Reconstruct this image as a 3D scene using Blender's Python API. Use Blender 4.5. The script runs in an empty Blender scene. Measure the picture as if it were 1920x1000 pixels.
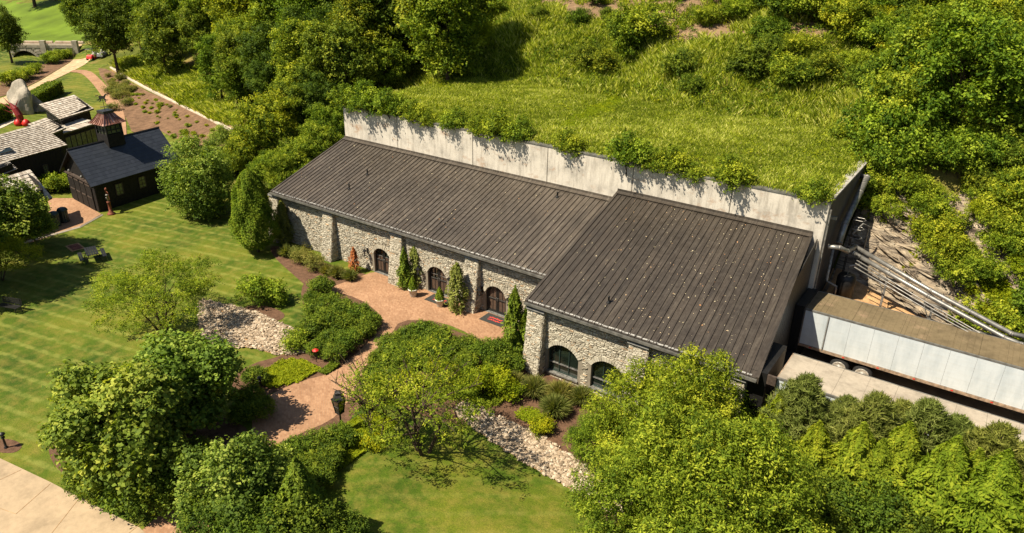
import bpy, bmesh, math, random
import numpy as np
from mathutils import Vector, Matrix
from mathutils.geometry import delaunay_2d_cdt
random.seed(7); RNG = np.random.default_rng(7)
SC = bpy.context.scene
COL = SC.collection
rad = math.radians

# ------------------------------------------------------------------ camera, light, exposure
F_PX, PITCH, ROLL, YAW = 1363.42, rad(24.8987), rad(0.9387), rad(34.6771)
CAM = np.array([20.8202, -35.0385, 23.7300])
fw = np.array([-math.sin(YAW)*math.cos(PITCH), math.cos(YAW)*math.cos(PITCH), -math.sin(PITCH)])
rt = np.array([math.cos(YAW), math.sin(YAW), 0.0]); upv = np.cross(rt, fw)
R2 = rt*math.cos(ROLL)+upv*math.sin(ROLL); U2 = -rt*math.sin(ROLL)+upv*math.cos(ROLL)
cd = bpy.data.cameras.new('camera'); cam = bpy.data.objects.new('camera', cd); COL.objects.link(cam)
cd.sensor_width = 36; cd.lens = 36*F_PX/1920; cd.clip_start = .5; cd.clip_end = 5000
m = Matrix(((R2[0], U2[0], -fw[0], CAM[0]), (R2[1], U2[1], -fw[1], CAM[1]), (R2[2], U2[2], -fw[2], CAM[2]), (0, 0, 0, 1)))
cam.matrix_world = m
SC.camera = cam
SUN_AZ, SUN_EL = rad(58), rad(55)         # direction the shadows fall (from +X towards +Y) and height of the sun
sd = np.array([math.cos(SUN_AZ)*math.cos(SUN_EL), math.sin(SUN_AZ)*math.cos(SUN_EL), -math.sin(SUN_EL)])
W = bpy.data.worlds.new('World'); SC.world = W; W.use_nodes = True
nt = W.node_tree; nt.nodes.clear()
sky = nt.nodes.new('ShaderNodeTexSky'); sky.sky_type = 'NISHITA'; sky.sun_disc = False
sky.sun_elevation = SUN_EL; sky.sun_rotation = math.atan2(-sd[0], -sd[1])
bg = nt.nodes.new('ShaderNodeBackground'); bg.inputs[1].default_value = .052
wo = nt.nodes.new('ShaderNodeOutputWorld'); nt.links.new(sky.outputs[0], bg.inputs[0]); nt.links.new(bg.outputs[0], wo.inputs[0])
sl = bpy.data.lights.new('sun', 'SUN'); sl.energy = 4.8; sl.angle = rad(.5); sl.color = (1, .92, .76)
so = bpy.data.objects.new('sun', sl); COL.objects.link(so)
so.rotation_euler = Vector(sd).to_track_quat('-Z', 'Y').to_euler(); so.location = (0, 0, 60)
SC.view_settings.view_transform = 'Standard'; SC.view_settings.look = 'None'
SC.view_settings.gamma = 1; SC.view_settings.use_curve_mapping = False
SC.view_settings.exposure = 1.0
SC.cycles.max_bounces = 6; SC.cycles.diffuse_bounces = 3; SC.cycles.transparent_max_bounces = 8

# ------------------------------------------------------------------ terrain
def ss(a, b, t):
    t = np.clip((np.asarray(t, float)-a)/(b-a), 0, 1); return t*t*(3-2*t)
def sp(t, k=1.5):
    t = np.asarray(t, float); return np.where(t > 20, t, np.log1p(np.exp(np.clip(t, -60, 20)*k))/k)
def wob(x, y):
    return (np.sin(x*.21+1.3)*np.cos(y*.17+.4)+.6*np.sin(x*.47+y*.33)+.35*np.sin(x*.9-y*.8+2))
def G(x, y):
    x = np.asarray(x, float); y = np.asarray(y, float)
    yf = np.where(x < -40, 14-.36*(x+70), 3.2+0*x)
    yf = np.minimum(np.maximum(yf, 3.2), 46)
    L = .34*sp(y-yf, .8); L = np.where(L > 20, 20+(L-20)*.25, L)
    Mh = np.where(y < 25, np.maximum(0, (y-9)*9.3/16), 9.3+.42*(y-25)); Mh = np.where(Mh > 26, 26+(Mh-26)*.2, Mh)
    yl = np.maximum(12.3-.2*(x-14), 9.2)
    led = np.clip(3.1-.155*(x-14), 1.1, 3.1)
    Rr = led*ss(8.6, 8.9, y)+.78*sp(y-yl, 2.5)
    Rr = np.where(Rr > 10, 10+(Rr-10)*.55, Rr); Rr = np.where(Rr > 26, 26+(Rr-26)*.2, Rr)
    wL = 1-ss(-36, -27.5, x); wR = ss(13.0, 13.5, x)*(1-ss(22, 34, y))+ss(8, 20, x)*ss(22, 34, y)
    h = L*wL+Mh*(1-wL)*(1-wR)+Rr*(1-wL)*wR
    h = h+wob(x, y)*.45*ss(1.5, 9, h)*ss(9, 12, y)
    dip = .8*ss(-1.8, 2.2, x)*(1-ss(12.2, 14.6, x))*ss(-17, -9, y)*(1-ss(1, 3, y))
    far = ss(150, 320, -x)*6
    stream = 2.6*np.exp(-((y-(27+(x+150)*.62))/4.2)**2)*ss(118, 134, -x)
    return h-dip-far-stream
def Gs(x, y): return float(G(x, y))
def ray(u, v): return fw+R2*(u-960)/F_PX-U2*(v-500)/F_PX
def at(u, v, h=0.0):
    """the place on (or h above) the terrain that shows at this spot of the photograph"""
    d = ray(u, v); t = np.concatenate([np.arange(15, 120, .25), np.arange(120, 700, 1.5)])
    P = CAM[None]+d[None]*t[:, None]
    g = P[:, 2]-(G(P[:, 0], P[:, 1])+h)
    i = np.argmax(g < 0)
    if not (g < 0).any(): i = len(t)-1
    a, b = t[max(i-1, 0)], t[i]
    for _ in range(14):
        c = (a+b)/2; q = CAM+d*c
        if q[2]-(Gs(q[0], q[1])+h) < 0: b = c
        else: a = c
    q = CAM+d*b
    return np.array([q[0], q[1], Gs(q[0], q[1])])
def onplane(u, v, val, ax=2):
    d = ray(u, v); return CAM+d*(val-CAM[ax])/d[ax]
def proj(P):
    v = np.asarray(P, float)-CAM; z = v@fw; return 960+F_PX*(v@R2)/z, 500-F_PX*(v@U2)/z, z

# ------------------------------------------------------------------ helpers
def tag(o, label=None, cat=None, group=None, kind=None):
    if label: o['label'] = label
    if cat: o['category'] = cat
    if group: o['group'] = group
    if kind: o['kind'] = kind
    return o
def empty(name, loc=(0, 0, 0), rz=0.0, parent=None):
    o = bpy.data.objects.new(name, None); COL.objects.link(o); o.location = tuple(float(c) for c in loc)
    o.rotation_euler = (0, 0, rz); o.empty_display_size = .2
    if parent: o.parent = parent
    return o
def link(name, me, parent=None, loc=None, rot=None, scale=None):
    o = bpy.data.objects.new(name, me); COL.objects.link(o)
    if parent: o.parent = parent
    if loc is not None: o.location = tuple(float(c) for c in loc)
    if rot is not None: o.rotation_euler = rot
    if scale is not None: o.scale = (scale,)*3 if np.isscalar(scale) else scale
    return o
def copy_tree(o, parent=None):
    c = o.copy(); COL.objects.link(c)
    if parent: c.parent = parent
    for ch in list(o.children): copy_tree(ch, c)
    return c
class MB:
    def __init__(s): s.v = []; s.f = []; s.a = []
    def add(s, vs, fs, a=None):
        n = len(s.v); s.v += [tuple(float(c) for c in p) for p in vs]; s.f += [tuple(i+n for i in f) for f in fs]
        s.a += [random.random() if a is None else a]*len(vs); return s
    def box(s, x0, y0, z0, x1, y1, z1, a=None):
        vs = [(x0, y0, z0), (x1, y0, z0), (x1, y1, z0), (x0, y1, z0), (x0, y0, z1), (x1, y0, z1), (x1, y1, z1), (x0, y1, z1)]
        return s.add(vs, [(0, 3, 2, 1), (4, 5, 6, 7), (0, 1, 5, 4), (1, 2, 6, 5), (2, 3, 7, 6), (3, 0, 4, 7)], a)
    def hexa(s, vs, a=None):
        return s.add(vs, [(0, 3, 2, 1), (4, 5, 6, 7), (0, 1, 5, 4), (1, 2, 6, 5), (2, 3, 7, 6), (3, 0, 4, 7)], a)
    def slab(s, q, th):          # q: 4 corners of the top face, thickness down the normal
        q = [np.array(p, float) for p in q]; n = np.cross(q[1]-q[0], q[2]-q[0]); n /= np.linalg.norm(n)
        if n[2] < 0: n = -n
        return s.hexa([p-n*th for p in q]+q)
    def tube(s, path, r, n=8, cap=True):
        P = [np.array(p, float) for p in path]; rr = [r]*len(P) if np.isscalar(r) else list(r)
        vs = []; fs = []
        for i, p in enumerate(P):
            d = P[min(i+1, len(P)-1)]-P[max(i-1, 0)]; d = d/(np.linalg.norm(d)+1e-9)
            a = np.cross(d, (0, 0, 1)) if abs(d[2]) < .9 else np.cross(d, (1, 0, 0)); a /= np.linalg.norm(a); b = np.cross(d, a)
            for k in range(n):
                t = 2*math.pi*k/n; vs.append(p+(a*math.cos(t)+b*math.sin(t))*rr[i])
        for i in range(len(P)-1):
            for k in range(n): k2 = (k+1) % n; fs.append((i*n+k, i*n+k2, (i+1)*n+k2, (i+1)*n+k))
        if cap: fs.append(tuple(range(n))[::-1]); fs.append(tuple(range((len(P)-1)*n, len(P)*n)))
        return s.add(vs, fs)
    def lathe(s, prof, n=16, c=(0, 0, 0)):
        vs = []; fs = []
        for (r, z) in prof:
            for k in range(n): t = 2*math.pi*k/n; vs.append((c[0]+r*math.cos(t), c[1]+r*math.sin(t), c[2]+z))
        for i in range(len(prof)-1):
            for k in range(n): k2 = (k+1) % n; fs.append((i*n+k, i*n+k2, (i+1)*n+k2, (i+1)*n+k))
        fs.append(tuple(range(n))[::-1]); fs.append(tuple(range((len(prof)-1)*n, len(prof)*n)))
        return s.add(vs, fs)
    def mesh(s, name, mat, smooth=False):
        me = bpy.data.meshes.new(name); me.from_pydata(s.v, [], s.f)
        at_ = me.attributes.new('v', 'FLOAT', 'POINT'); at_.data.foreach_set('value', np.array(s.a, np.float32))
        me.materials.append(mat)
        if smooth: me.shade_smooth()
        me.update(); return me
    def build(s, name, mat, parent=None, smooth=False, loc=None, bevel=0):
        o = link(name, s.mesh(name, mat, smooth), parent, loc)
        if bevel:
            b = o.modifiers.new('bevel', 'BEVEL'); b.width = bevel; b.segments = 1; b.limit_method = 'ANGLE'
        return o
def quad_mesh(name, V, mat, val, tri=False):
    """V: (n,4,3) quads -> one mesh, val per quad"""
    k = V.shape[1]; n = V.shape[0]
    me = bpy.data.meshes.new(name); me.vertices.add(n*k); me.vertices.foreach_set('co', V.astype(np.float32).ravel())
    me.loops.add(n*k); me.loops.foreach_set('vertex_index', np.arange(n*k, dtype=np.int32))
    me.polygons.add(n); me.polygons.foreach_set('loop_start', np.arange(n, dtype=np.int32)*k)
    a = me.attributes.new('v', 'FLOAT', 'POINT'); a.data.foreach_set('value', np.repeat(val, k).astype(np.float32))
    me.materials.append(mat); me.update(calc_edges=True); return me
def drape(name, poly, off, mat, step=1.0, grid=True):
    """a sheet following the terrain inside a world polygon"""
    poly = [tuple(p[:2]) for p in poly]
    pts = []
    for i, p in enumerate(poly):
        q = poly[(i+1) % len(poly)]; L = math.dist(p, q); k = max(1, int(L/step))
        for j in range(k): pts.append((p[0]+(q[0]-p[0])*j/k, p[1]+(q[1]-p[1])*j/k))
    nb = len(pts); xs = [p[0] for p in pts]; ys = [p[1] for p in pts]
    A = np.array(pts)
    if grid:
        gx, gy = np.meshgrid(np.arange(min(xs), max(xs), step), np.arange(min(ys), max(ys), step))
        gp = np.stack([gx.ravel(), gy.ravel()], 1)
        gp = gp[inside(gp, A)]
        if len(gp):
            keep = np.ones(len(gp), bool)
            for a in A: keep &= ((gp-a)**2).sum(1) > (step*.4)**2
            gp = gp[keep]
        allp = pts+[tuple(g) for g in gp]
    else: allp = pts
    r = delaunay_2d_cdt([Vector(p) for p in allp], [(i, (i+1) % nb) for i in range(nb)], [], 1, 1e-5)
    vs = np.array([tuple(v) for v in r[0]]); z = G(vs[:, 0], vs[:, 1])+off
    me = bpy.data.meshes.new(name); me.from_pydata([(a[0], a[1], zz) for a, zz in zip(vs, z)], [], [tuple(f) for f in r[2]])
    me.materials.append(mat); me.update()
    if me.polygons and sum(p.normal.z for p in me.polygons) < 0: me.flip_normals()
    me.shade_smooth()
    return me
def inside(P, A):
    P = np.asarray(P, float); A = np.asarray(A, float)[:, :2]; r = np.zeros(len(P), bool); n = len(A); j = n-1
    for i in range(n):
        xi, yi = A[i]; xj, yj = A[j]
        c = ((yi > P[:, 1]) != (yj > P[:, 1])) & (P[:, 0] < (xj-xi)*(P[:, 1]-yi)/((yj-yi)+1e-12)+xi); r ^= c; j = i
    return r
def smooth_poly(px, n=2):
    for _ in range(n):
        q = []
        for i in range(len(px)):
            a, b = np.array(px[i]), np.array(px[(i+1) % len(px)]); q += [tuple(a*.75+b*.25), tuple(a*.25+b*.75)]
        px = q
    return px

# ------------------------------------------------------------------ materials
def mat(name, rough=.7, spec=.3, metal=0.0):
    M = bpy.data.materials.new(name); M.use_nodes = True; N = M.node_tree; b = N.nodes['Principled BSDF']
    b.inputs['Roughness'].default_value = rough; b.inputs['Specular IOR Level'].default_value = spec; b.inputs['Metallic'].default_value = metal
    return M, N, b
def flat(name, c, rough=.6, spec=.3, metal=0.0, var=.12, scale=6.0, bump=0.0):
    M, N, b = mat(name, rough, spec, metal)
    co = N.nodes.new('ShaderNodeTexCoord'); ns = noise(N, co.outputs['Object'], scale, 5)
    r = ramp(N, ns, [(.3, tuple(x*(1-var*1.6) for x in c)), (.7, tuple(min(1, x*(1+var)) for x in c))])
    N.links.new(r, b.inputs['Base Color'])
    if bump: addbump(N, b, ns, bump)
    return M
def noise(N, vec, scale, detail=4, rough=.55, out='Fac', dist=0.0):
    n = N.nodes.new('ShaderNodeTexNoise'); n.inputs['Scale'].default_value = scale; n.inputs['Detail'].default_value = detail
    n.inputs['Roughness'].default_value = rough; n.inputs['Distortion'].default_value = dist
    if vec is not None: N.links.new(vec, n.inputs['Vector'])
    return n.outputs[out]
def ramp(N, fac, stops, interp='LINEAR'):
    r = N.nodes.new('ShaderNodeValToRGB'); e = r.color_ramp; e.interpolation = interp
    while len(e.elements) < len(stops): e.elements.new(.5)
    for el, (p, c) in zip(e.elements, stops):
        el.position = p; el.color = tuple(c)+(1,) if len(c) == 3 else c
    N.links.new(fac, r.inputs[0]); return r.outputs[0]
def mix(N, fac, a, b, mode='MIX'):
    m_ = N.nodes.new('ShaderNodeMix'); m_.data_type = 'RGBA'; m_.blend_type = mode
    if isinstance(fac, (int, float)): m_.inputs[0].default_value = fac
    else: N.links.new(fac, m_.inputs[0])
    for i, x in ((6, a), (7, b)):
        if isinstance(x, tuple): m_.inputs[i].default_value = x+(1,) if len(x) == 3 else x
        else: N.links.new(x, m_.inputs[i])
    return m_.outputs[2]
def math_(N, op, a, b=0.0, c=None):
    m_ = N.nodes.new('ShaderNodeMath'); m_.operation = op
    for i, x in enumerate([a, b] + ([c] if c is not None else [])):
        if isinstance(x, (int, float)): m_.inputs[i].default_value = x
        else: N.links.new(x, m_.inputs[i])
    return m_.outputs[0]
def mapping(N, vec, scale=(1, 1, 1), rot=(0, 0, 0)):
    m_ = N.nodes.new('ShaderNodeMapping'); m_.inputs['Scale'].default_value = scale; m_.inputs['Rotation'].default_value = rot
    N.links.new(vec, m_.inputs['Vector']); return m_.outputs[0]
def attr(N, name='v'):
    a = N.nodes.new('ShaderNodeAttribute'); a.attribute_name = name; return a.outputs['Fac']
def orand(N): return N.nodes.new('ShaderNodeObjectInfo').outputs['Random']
def addbump(N, b, h, strength=.3, dist=.02):
    bp = N.nodes.new('ShaderNodeBump'); bp.inputs['Strength'].default_value = strength; bp.inputs['Distance'].default_value = dist
    N.links.new(h, bp.inputs['Height']); N.links.new(bp.outputs[0], b.inputs['Normal'])
def pos(N): return N.nodes.new('ShaderNodeNewGeometry').outputs['Position']
def leaf_mat(name, c0, c1, c2, rough=.5, trans=.3, spec=.12, hue=.18):
    rough += .15
    """per-leaf colour variation plus a slight tint per plant, with light passing through the leaf"""
    M, N, b = mat(name, rough, spec)
    c = ramp(N, attr(N), [(0, c0), (.55, c1), (1, c2)])
    r = orand(N); tint = ramp(N, r, [(0, (1-hue, 1-hue*.5, 1-hue)), (.5, (1, 1, 1)), (1, (1+hue, 1+hue*.4, 1-hue*.5))])
    c = mix(N, 1.0, c, tint, 'MULTIPLY')
    N.links.new(c, b.inputs['Base Color'])
    t = N.nodes.new('ShaderNodeBsdfTranslucent'); N.links.new(mix(N, 1.0, c, (1.25, 1.25, .5), 'MULTIPLY'), t.inputs['Color'])
    mx = N.nodes.new('ShaderNodeMixShader'); mx.inputs[0].default_value = trans
    N.links.new(b.outputs[0], mx.inputs[1]); N.links.new(t.outputs[0], mx.inputs[2])
    N.links.new(mx.outputs[0], N.nodes['Material Output'].inputs['Surface']); return M

def lawn_mat(name, yellow=.35, stripe=0.0, ang=0.0, width=.55, cross=0.0):
    M, N, b = mat(name, .8, .15); P = pos(N)
    n1 = noise(N, P, .16, 5, .6); n2 = noise(N, P, 1.6, 4, .6); n3 = noise(N, P, 14, 3, .7)
    c = ramp(N, n1, [(.36, (.030, .060, .003)), (.47, (.060, .094, .005)), (.58, (.098, .118, .008)), (.69, (.155, .14, .018))])
    c = mix(N, math_(N, 'MULTIPLY', ramp(N, n2, [(.42, (0, 0, 0)), (.78, (1, 1, 1))]), yellow), c, (.22, .165, .035))
    c = mix(N, .55, c, ramp(N, n3, [(.30, (.35, .4, .3)), (.5, (1, 1, 1)), (.72, (1.7, 1.55, 1.4))]), 'MULTIPLY')
    for k, (a, w_) in enumerate([(ang, stripe), (ang+rad(72), cross)]):
        if not w_: continue
        v = mapping(N, mix(N, .012, P, noise(N, P, .6, 3, out='Color')), rot=(0, 0, a))
        wv = N.nodes.new('ShaderNodeTexWave'); wv.wave_type = 'BANDS'; wv.bands_direction = 'X'; wv.inputs['Scale'].default_value = width*(1 if k == 0 else .7)
        wv.inputs['Distortion'].default_value = .8; wv.inputs['Detail'].default_value = 3; wv.inputs['Detail Scale'].default_value = 1.5
        N.links.new(v, wv.inputs['Vector'])
        f = math_(N, 'MULTIPLY', ramp(N, wv.outputs['Fac'], [(.72, (0, 0, 0)), (.96, (1, 1, 1))]), math_(N, 'MULTIPLY', ramp(N, n2, [(.3, (0, 0, 0)), (.6, (1, 1, 1))]), w_))
        c = mix(N, f, c, (.21, .225, .045))
    N.links.new(c, b.inputs['Base Color']); addbump(N, b, n3, .6, .05); return M
M_ = {}
M_['lawn'] = lawn_mat('mown_grass', .6, .45, rad(78), .27, .10)
M_['lawn_far'] = flat('far_golf_lawn', (.105, .155, .010), .8, .15, 0, .25, .12)
M_['lawn_b'] = lawn_mat('mown_grass_island', .6, .16, rad(50), .26)
def wild():
    M, N, b = mat('rough_ground', .9, .1); P = pos(N)
    n1 = noise(N, P, .12, 6, .6); n2 = noise(N, P, 1.1, 5, .65)
    c = ramp(N, n1, [(.33, (.05, .065, .01)), (.48, (.11, .12, .018)), (.6, (.18, .15, .04)), (.72, (.24, .14, .07))])
    c = mix(N, .6, c, ramp(N, n2, [(.3, (.4, .45, .4)), (.7, (1.3, 1.2, 1.1))]), 'MULTIPLY')
    N.links.new(c, b.inputs['Base Color']); addbump(N, b, n2, .8, .25); return M
M_['wild'] = wild()
def earth(name, c, scale=2.5, leafy=0.0):
    M, N, b = mat(name, .95, .1); P = pos(N); n = noise(N, P, scale, 7, .7); n2 = noise(N, P, scale*9, 3, .7)
    k = ramp(N, n, [(.3, tuple(x*.55 for x in c)), (.55, c), (.75, tuple(min(1, x*1.5) for x in c))])
    k = mix(N, .5, k, ramp(N, n2, [(.35, (.55, .55, .55)), (.7, (1.4, 1.35, 1.3))]), 'MULTIPLY')
    N.links.new(k, b.inputs['Base Color']); addbump(N, b, n2, .7, .05); return M
M_['mulch'] = earth('bark_mulch', (.135, .075, .045))
M_['mulch_far'] = earth('bark_mulch_slope', (.17, .10, .058), 1.2)
M_['dirt'] = earth('sandy_dirt', (.42, .25, .12), 1.5)
M_['bareearth'] = earth('bare_earth', (.23, .150, .085), 1.2)
M_['gravel_road'] = earth('pale_gravel', (.50, .36, .21), 1.0)
def brick_mat():
    M, N, b = mat('brick_paving', .8, .25); P = pos(N)
    v = mapping(N, P, rot=(0, 0, rad(38)))
    bt = N.nodes.new('ShaderNodeTexBrick'); bt.inputs['Scale'].default_value = 1.0; bt.inputs['Brick Width'].default_value = .22; bt.inputs['Row Height'].default_value = .11
    bt.inputs['Mortar Size'].default_value = .008; bt.inputs['Color1'].default_value = (.28, .145, .075, 1); bt.inputs['Color2'].default_value = (.37, .21, .115, 1); bt.inputs['Mortar'].default_value = (.27, .17, .105, 1)
    bt.inputs['Mortar Smooth'].default_value = .3; N.links.new(v, bt.inputs['Vector'])
    n1 = noise(N, P, .35, 7, .7); n2 = noise(N, P, 5, 4, .7)
    c = mix(N, .9, bt.outputs['Color'], ramp(N, n1, [(.3, (.72, .70, .68)), (.55, (1, 1, 1)), (.75, (1.25, 1.3, 1.35))]), 'MULTIPLY')
    c = mix(N, .5, c, ramp(N, n2, [(.3, (.75, .72, .7)), (.7, (1.2, 1.2, 1.2))]), 'MULTIPLY')
    N.links.new(c, b.inputs['Base Color']); addbump(N, b, bt.outputs['Fac'], -.2, .01); return M
M_['brick'] = brick_mat()
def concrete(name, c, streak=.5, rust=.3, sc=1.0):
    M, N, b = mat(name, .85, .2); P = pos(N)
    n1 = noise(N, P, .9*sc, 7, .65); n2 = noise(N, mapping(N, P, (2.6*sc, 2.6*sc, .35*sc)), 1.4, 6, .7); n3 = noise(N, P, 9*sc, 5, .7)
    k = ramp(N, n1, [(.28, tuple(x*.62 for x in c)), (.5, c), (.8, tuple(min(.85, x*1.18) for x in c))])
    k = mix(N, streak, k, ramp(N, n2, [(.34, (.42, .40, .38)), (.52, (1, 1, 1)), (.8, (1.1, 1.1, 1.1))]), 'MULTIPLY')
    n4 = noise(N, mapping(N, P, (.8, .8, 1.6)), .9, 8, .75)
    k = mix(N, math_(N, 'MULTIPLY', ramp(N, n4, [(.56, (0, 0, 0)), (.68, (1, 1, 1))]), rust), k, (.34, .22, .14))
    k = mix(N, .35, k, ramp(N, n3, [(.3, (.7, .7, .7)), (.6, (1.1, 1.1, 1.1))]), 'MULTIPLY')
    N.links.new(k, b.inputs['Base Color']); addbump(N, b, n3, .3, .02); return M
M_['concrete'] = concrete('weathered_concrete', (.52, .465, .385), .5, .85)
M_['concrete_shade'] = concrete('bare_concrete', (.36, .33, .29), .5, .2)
M_['concrete_dark'] = concrete('stained_concrete_painted_shade', (.085, .070, .055), .5, .2)  # base colour darkened to carry the side wall's shade, under ordinary stains
M_['walk'] = concrete('concrete_walk', (.36, .265, .165), .25, .35, .4)
M_['kerb'] = concrete('concrete_kerb', (.55, .45, .34), .2, .2)
def stone():
    M, N, b = mat('cream_fieldstone', .85, .2)
    c = ramp(N, attr(N), [(0, (.17, .145, .105)), (.2, (.33, .29, .215)), (.5, (.43, .385, .295)), (.92, (.53, .48, .38)), (.975, (.50, .35, .21)), (1, (.36, .22, .12))])
    n = noise(N, pos(N), 12, 5, .7); c = mix(N, .6, c, ramp(N, n, [(.3, (.6, .58, .55)), (.65, (1.15, 1.15, 1.15))]), 'MULTIPLY')
    N.links.new(c, b.inputs['Base Color']); addbump(N, b, n, .5, .02); return M
M_['stone'] = stone()
M_['mortar'] = flat('stone_mortar', (.23, .195, .145), .95, .1)
def roofmat(name, c, pale, amt):
    M, N, b = mat(name, .42, .5, .15); P = pos(N)
    co = N.nodes.new('ShaderNodeTexCoord').outputs['Object']
    n = noise(N, mapping(N, co, (9, .28, .28)), 1.2, 6, .6); n2 = noise(N, co, 3.0, 6, .75); n3 = noise(N, P, .35, 5, .6)
    r = orand(N)
    k = ramp(N, n, [(.28, tuple(x*.6 for x in c)), (.5, c), (.76, pale)])
    k = mix(N, amt, k, ramp(N, n2, [(.35, (.62, .6, .58)), (.65, (1.25, 1.25, 1.25))]), 'MULTIPLY')
    k = mix(N, .6, k, ramp(N, n3, [(.35, (.72, .72, .72)), (.65, (1.25, 1.23, 1.2))]), 'MULTIPLY')
    k = mix(N, .5, k, ramp(N, r, [(0, (.72, .72, .72)), (1, (1.28, 1.27, 1.25))]), 'MULTIPLY')
    N.links.new(k, b.inputs['Base Color']); N.links.new(ramp(N, n2, [(.3, (.34,)*3), (.7, (.62,)*3)]), b.inputs['Roughness']); return M
M_['roofL'] = roofmat('weathered_brown_steel', (.070, .055, .041), (.135, .113, .088), .5)
M_['roofR'] = roofmat('brown_steel', (.043, .033, .024), (.076, .062, .046), .35)
M_['darkmetal'] = flat('dark_bronze_trim', (.022, .020, .017), .45, .5)
M_['flash'] = flat('weathered_flashing', (.16, .15, .13), .5, .5, .2, .3, 3)
M_['flash_pale'] = flat('pale_flashing', (.20, .19, .17), .45, .5, .3, .45, 8)
M_['black'] = flat('black_paint', (.011, .010, .009), .5, .4, 0, .3, 5)
M_['blackwood'] = flat('black_stained_boards', (.014, .011, .009), .7, .25, 0, .3, 4)
M_['darkwood'] = flat('weathered_dark_wood', (.07, .05, .038), .8, .2, 0, .3, 5)
M_['doorwood'] = flat('brown_door_wood', (.085, .052, .034), .6, .3, 0, .3, 9)
M_['glass'] = flat('dark_window_glass', (.012, .018, .012), .06, .9, 0, .3, 2)
M_['greenframe'] = flat('dark_green_frame', (.02, .035, .028), .4, .5)
M_['steel'] = flat('galvanised_steel', (.24, .225, .20), .42, .5, .6, .25, 3)
M_['steel_dull'] = flat('dull_steel', (.26, .24, .21), .5, .5, .5, .35, 4)
M_['rust'] = flat('rusty_iron', (.20, .06, .03), .7, .3, .2, .4, 8)
M_['red'] = flat('red_paint', (.55, .02, .012), .45, .4)
M_['darkred'] = flat('dark_red_paint', (.22, .015, .012), .5, .4)
M_['rubber'] = flat('tyre_rubber', (.018, .017, .016), .85, .2)
M_['rim'] = flat('wheel_rim', (.40, .36, .30), .5, .5, .3, .35, 7)
M_['mat'] = flat('grey_door_mat', (.045, .043, .038), .95, .1, 0, .2, 20)
M_['matred'] = flat('mat_lettering_red', (.62, .075, .06), .9, .1, 0, .3, 30)
M_['pot'] = flat('pale_stone_pot', (.50, .46, .38), .8, .2, 0, .25, 7)
def shingle():
    M, N, b = mat('weathered_cedar_shingle', .9, .15)
    c = ramp(N, attr(N), [(0, (.27, .22, .17)), (.5, (.46, .39, .31)), (1, (.60, .53, .44))])
    n = noise(N, mapping(N, pos(N), (3, 3, 3)), 2, 5, .7); c = mix(N, .5, c, ramp(N, n, [(.3, (.65, .63, .6)), (.7, (1.1, 1.1, 1.1))]), 'MULTIPLY')
    N.links.new(c, b.inputs['Base Color']); return M
M_['shingle'] = shingle()
def barnroof():
    M, N, b = mat('charcoal_slate_roof', .5, .5)
    c = ramp(N, attr(N), [(0, (.017, .020, .027)), (.5, (.021, .025, .033)), (1, (.026, .030, .039))]); N.links.new(c, b.inputs['Base Color']); return M
M_['barnroof'] = barnroof()
def copper():
    M, N, b = mat('aged_copper', .35, .5, .6)
    c = ramp(N, attr(N), [(0, (.16, .07, .05)), (.5, (.33, .15, .10)), (1, (.55, .33, .25))]); N.links.new(c, b.inputs['Base Color']); return M
M_['copper'] = copper()
def white_side():
    M, N, b = mat('white_trailer_aluminium', .35, .5, .1); P = pos(N); n = noise(N, mapping(N, P, (1.5, 1.5, .4)), 1.3, 6, .65)
    k = ramp(N, n, [(.3, (.45, .49, .50)), (.6, (.58, .61, .61))])
    k = mix(N, .3, k, ramp(N, noise(N, mapping(N, P, (.3, 1, 3)), 2, 5, .7), [(.3, (.8, .74, .66)), (.55, (1, 1, 1))]), 'MULTIPLY')
    N.links.new(k, b.inputs['Base Color']); return M
M_['trailer_side'] = white_side()
M_['trailer_roof'] = concrete('dirty_brown_trailer_roof', (.155, .115, .062), .3, .45, .7)
M_['trailer_roof_pale'] = concrete('dusty_pale_trailer_roof', (.34, .285, .215), .3, .3, .6)
M_['rail'] = flat('rusty_trailer_rail', (.30, .21, .14), .7, .3, .1, .35, 5)
def rockm():
    M, N, b = mat('layered_rock', .9, .2); P = pos(N)
    st = noise(N, mapping(N, P, (.5, .5, 5), (rad(20), rad(-12), 0)), 1.6, 7, .7); n = noise(N, P, 1.2, 6, .65)
    c = ramp(N, st, [(.34, (.035, .027, .02)), (.44, (.17, .135, .10)), (.56, (.31, .25, .175)), (.72, (.46, .385, .29))])
    c = mix(N, .6, c, ramp(N, n, [(.3, (.55, .48, .42)), (.5, (1, 1, 1)), (.75, (1.1, .9, .7))]), 'MULTIPLY')
    c = mix(N, .35, c, ramp(N, orand(N), [(0, (.7, .72, .75)), (1, (1.3, 1.25, 1.15))]), 'MULTIPLY')
    N.links.new(c, b.inputs['Base Color']); addbump(N, b, st, .9, .12); return M
M_['rock'] = rockm()
M_['boulder'] = concrete('pale_boulder', (.36, .31, .24), .4, .3, 1.0)
def pebble():
    M, N, b = mat('river_pebbles', .8, .25)
    c = ramp(N, attr(N), [(0, (.13, .095, .06)), (.25, (.27, .195, .125)), (.7, (.38, .29, .195)), (1, (.50, .41, .30))])
    N.links.new(c, b.inputs['Base Color']); return M
M_['pebble'] = pebble()
M_['bark'] = earth('bark', (.085, .060, .040), 6); M_['bark_pale'] = earth('pale_dead_bark', (.38, .34, .28), 6)
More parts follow.
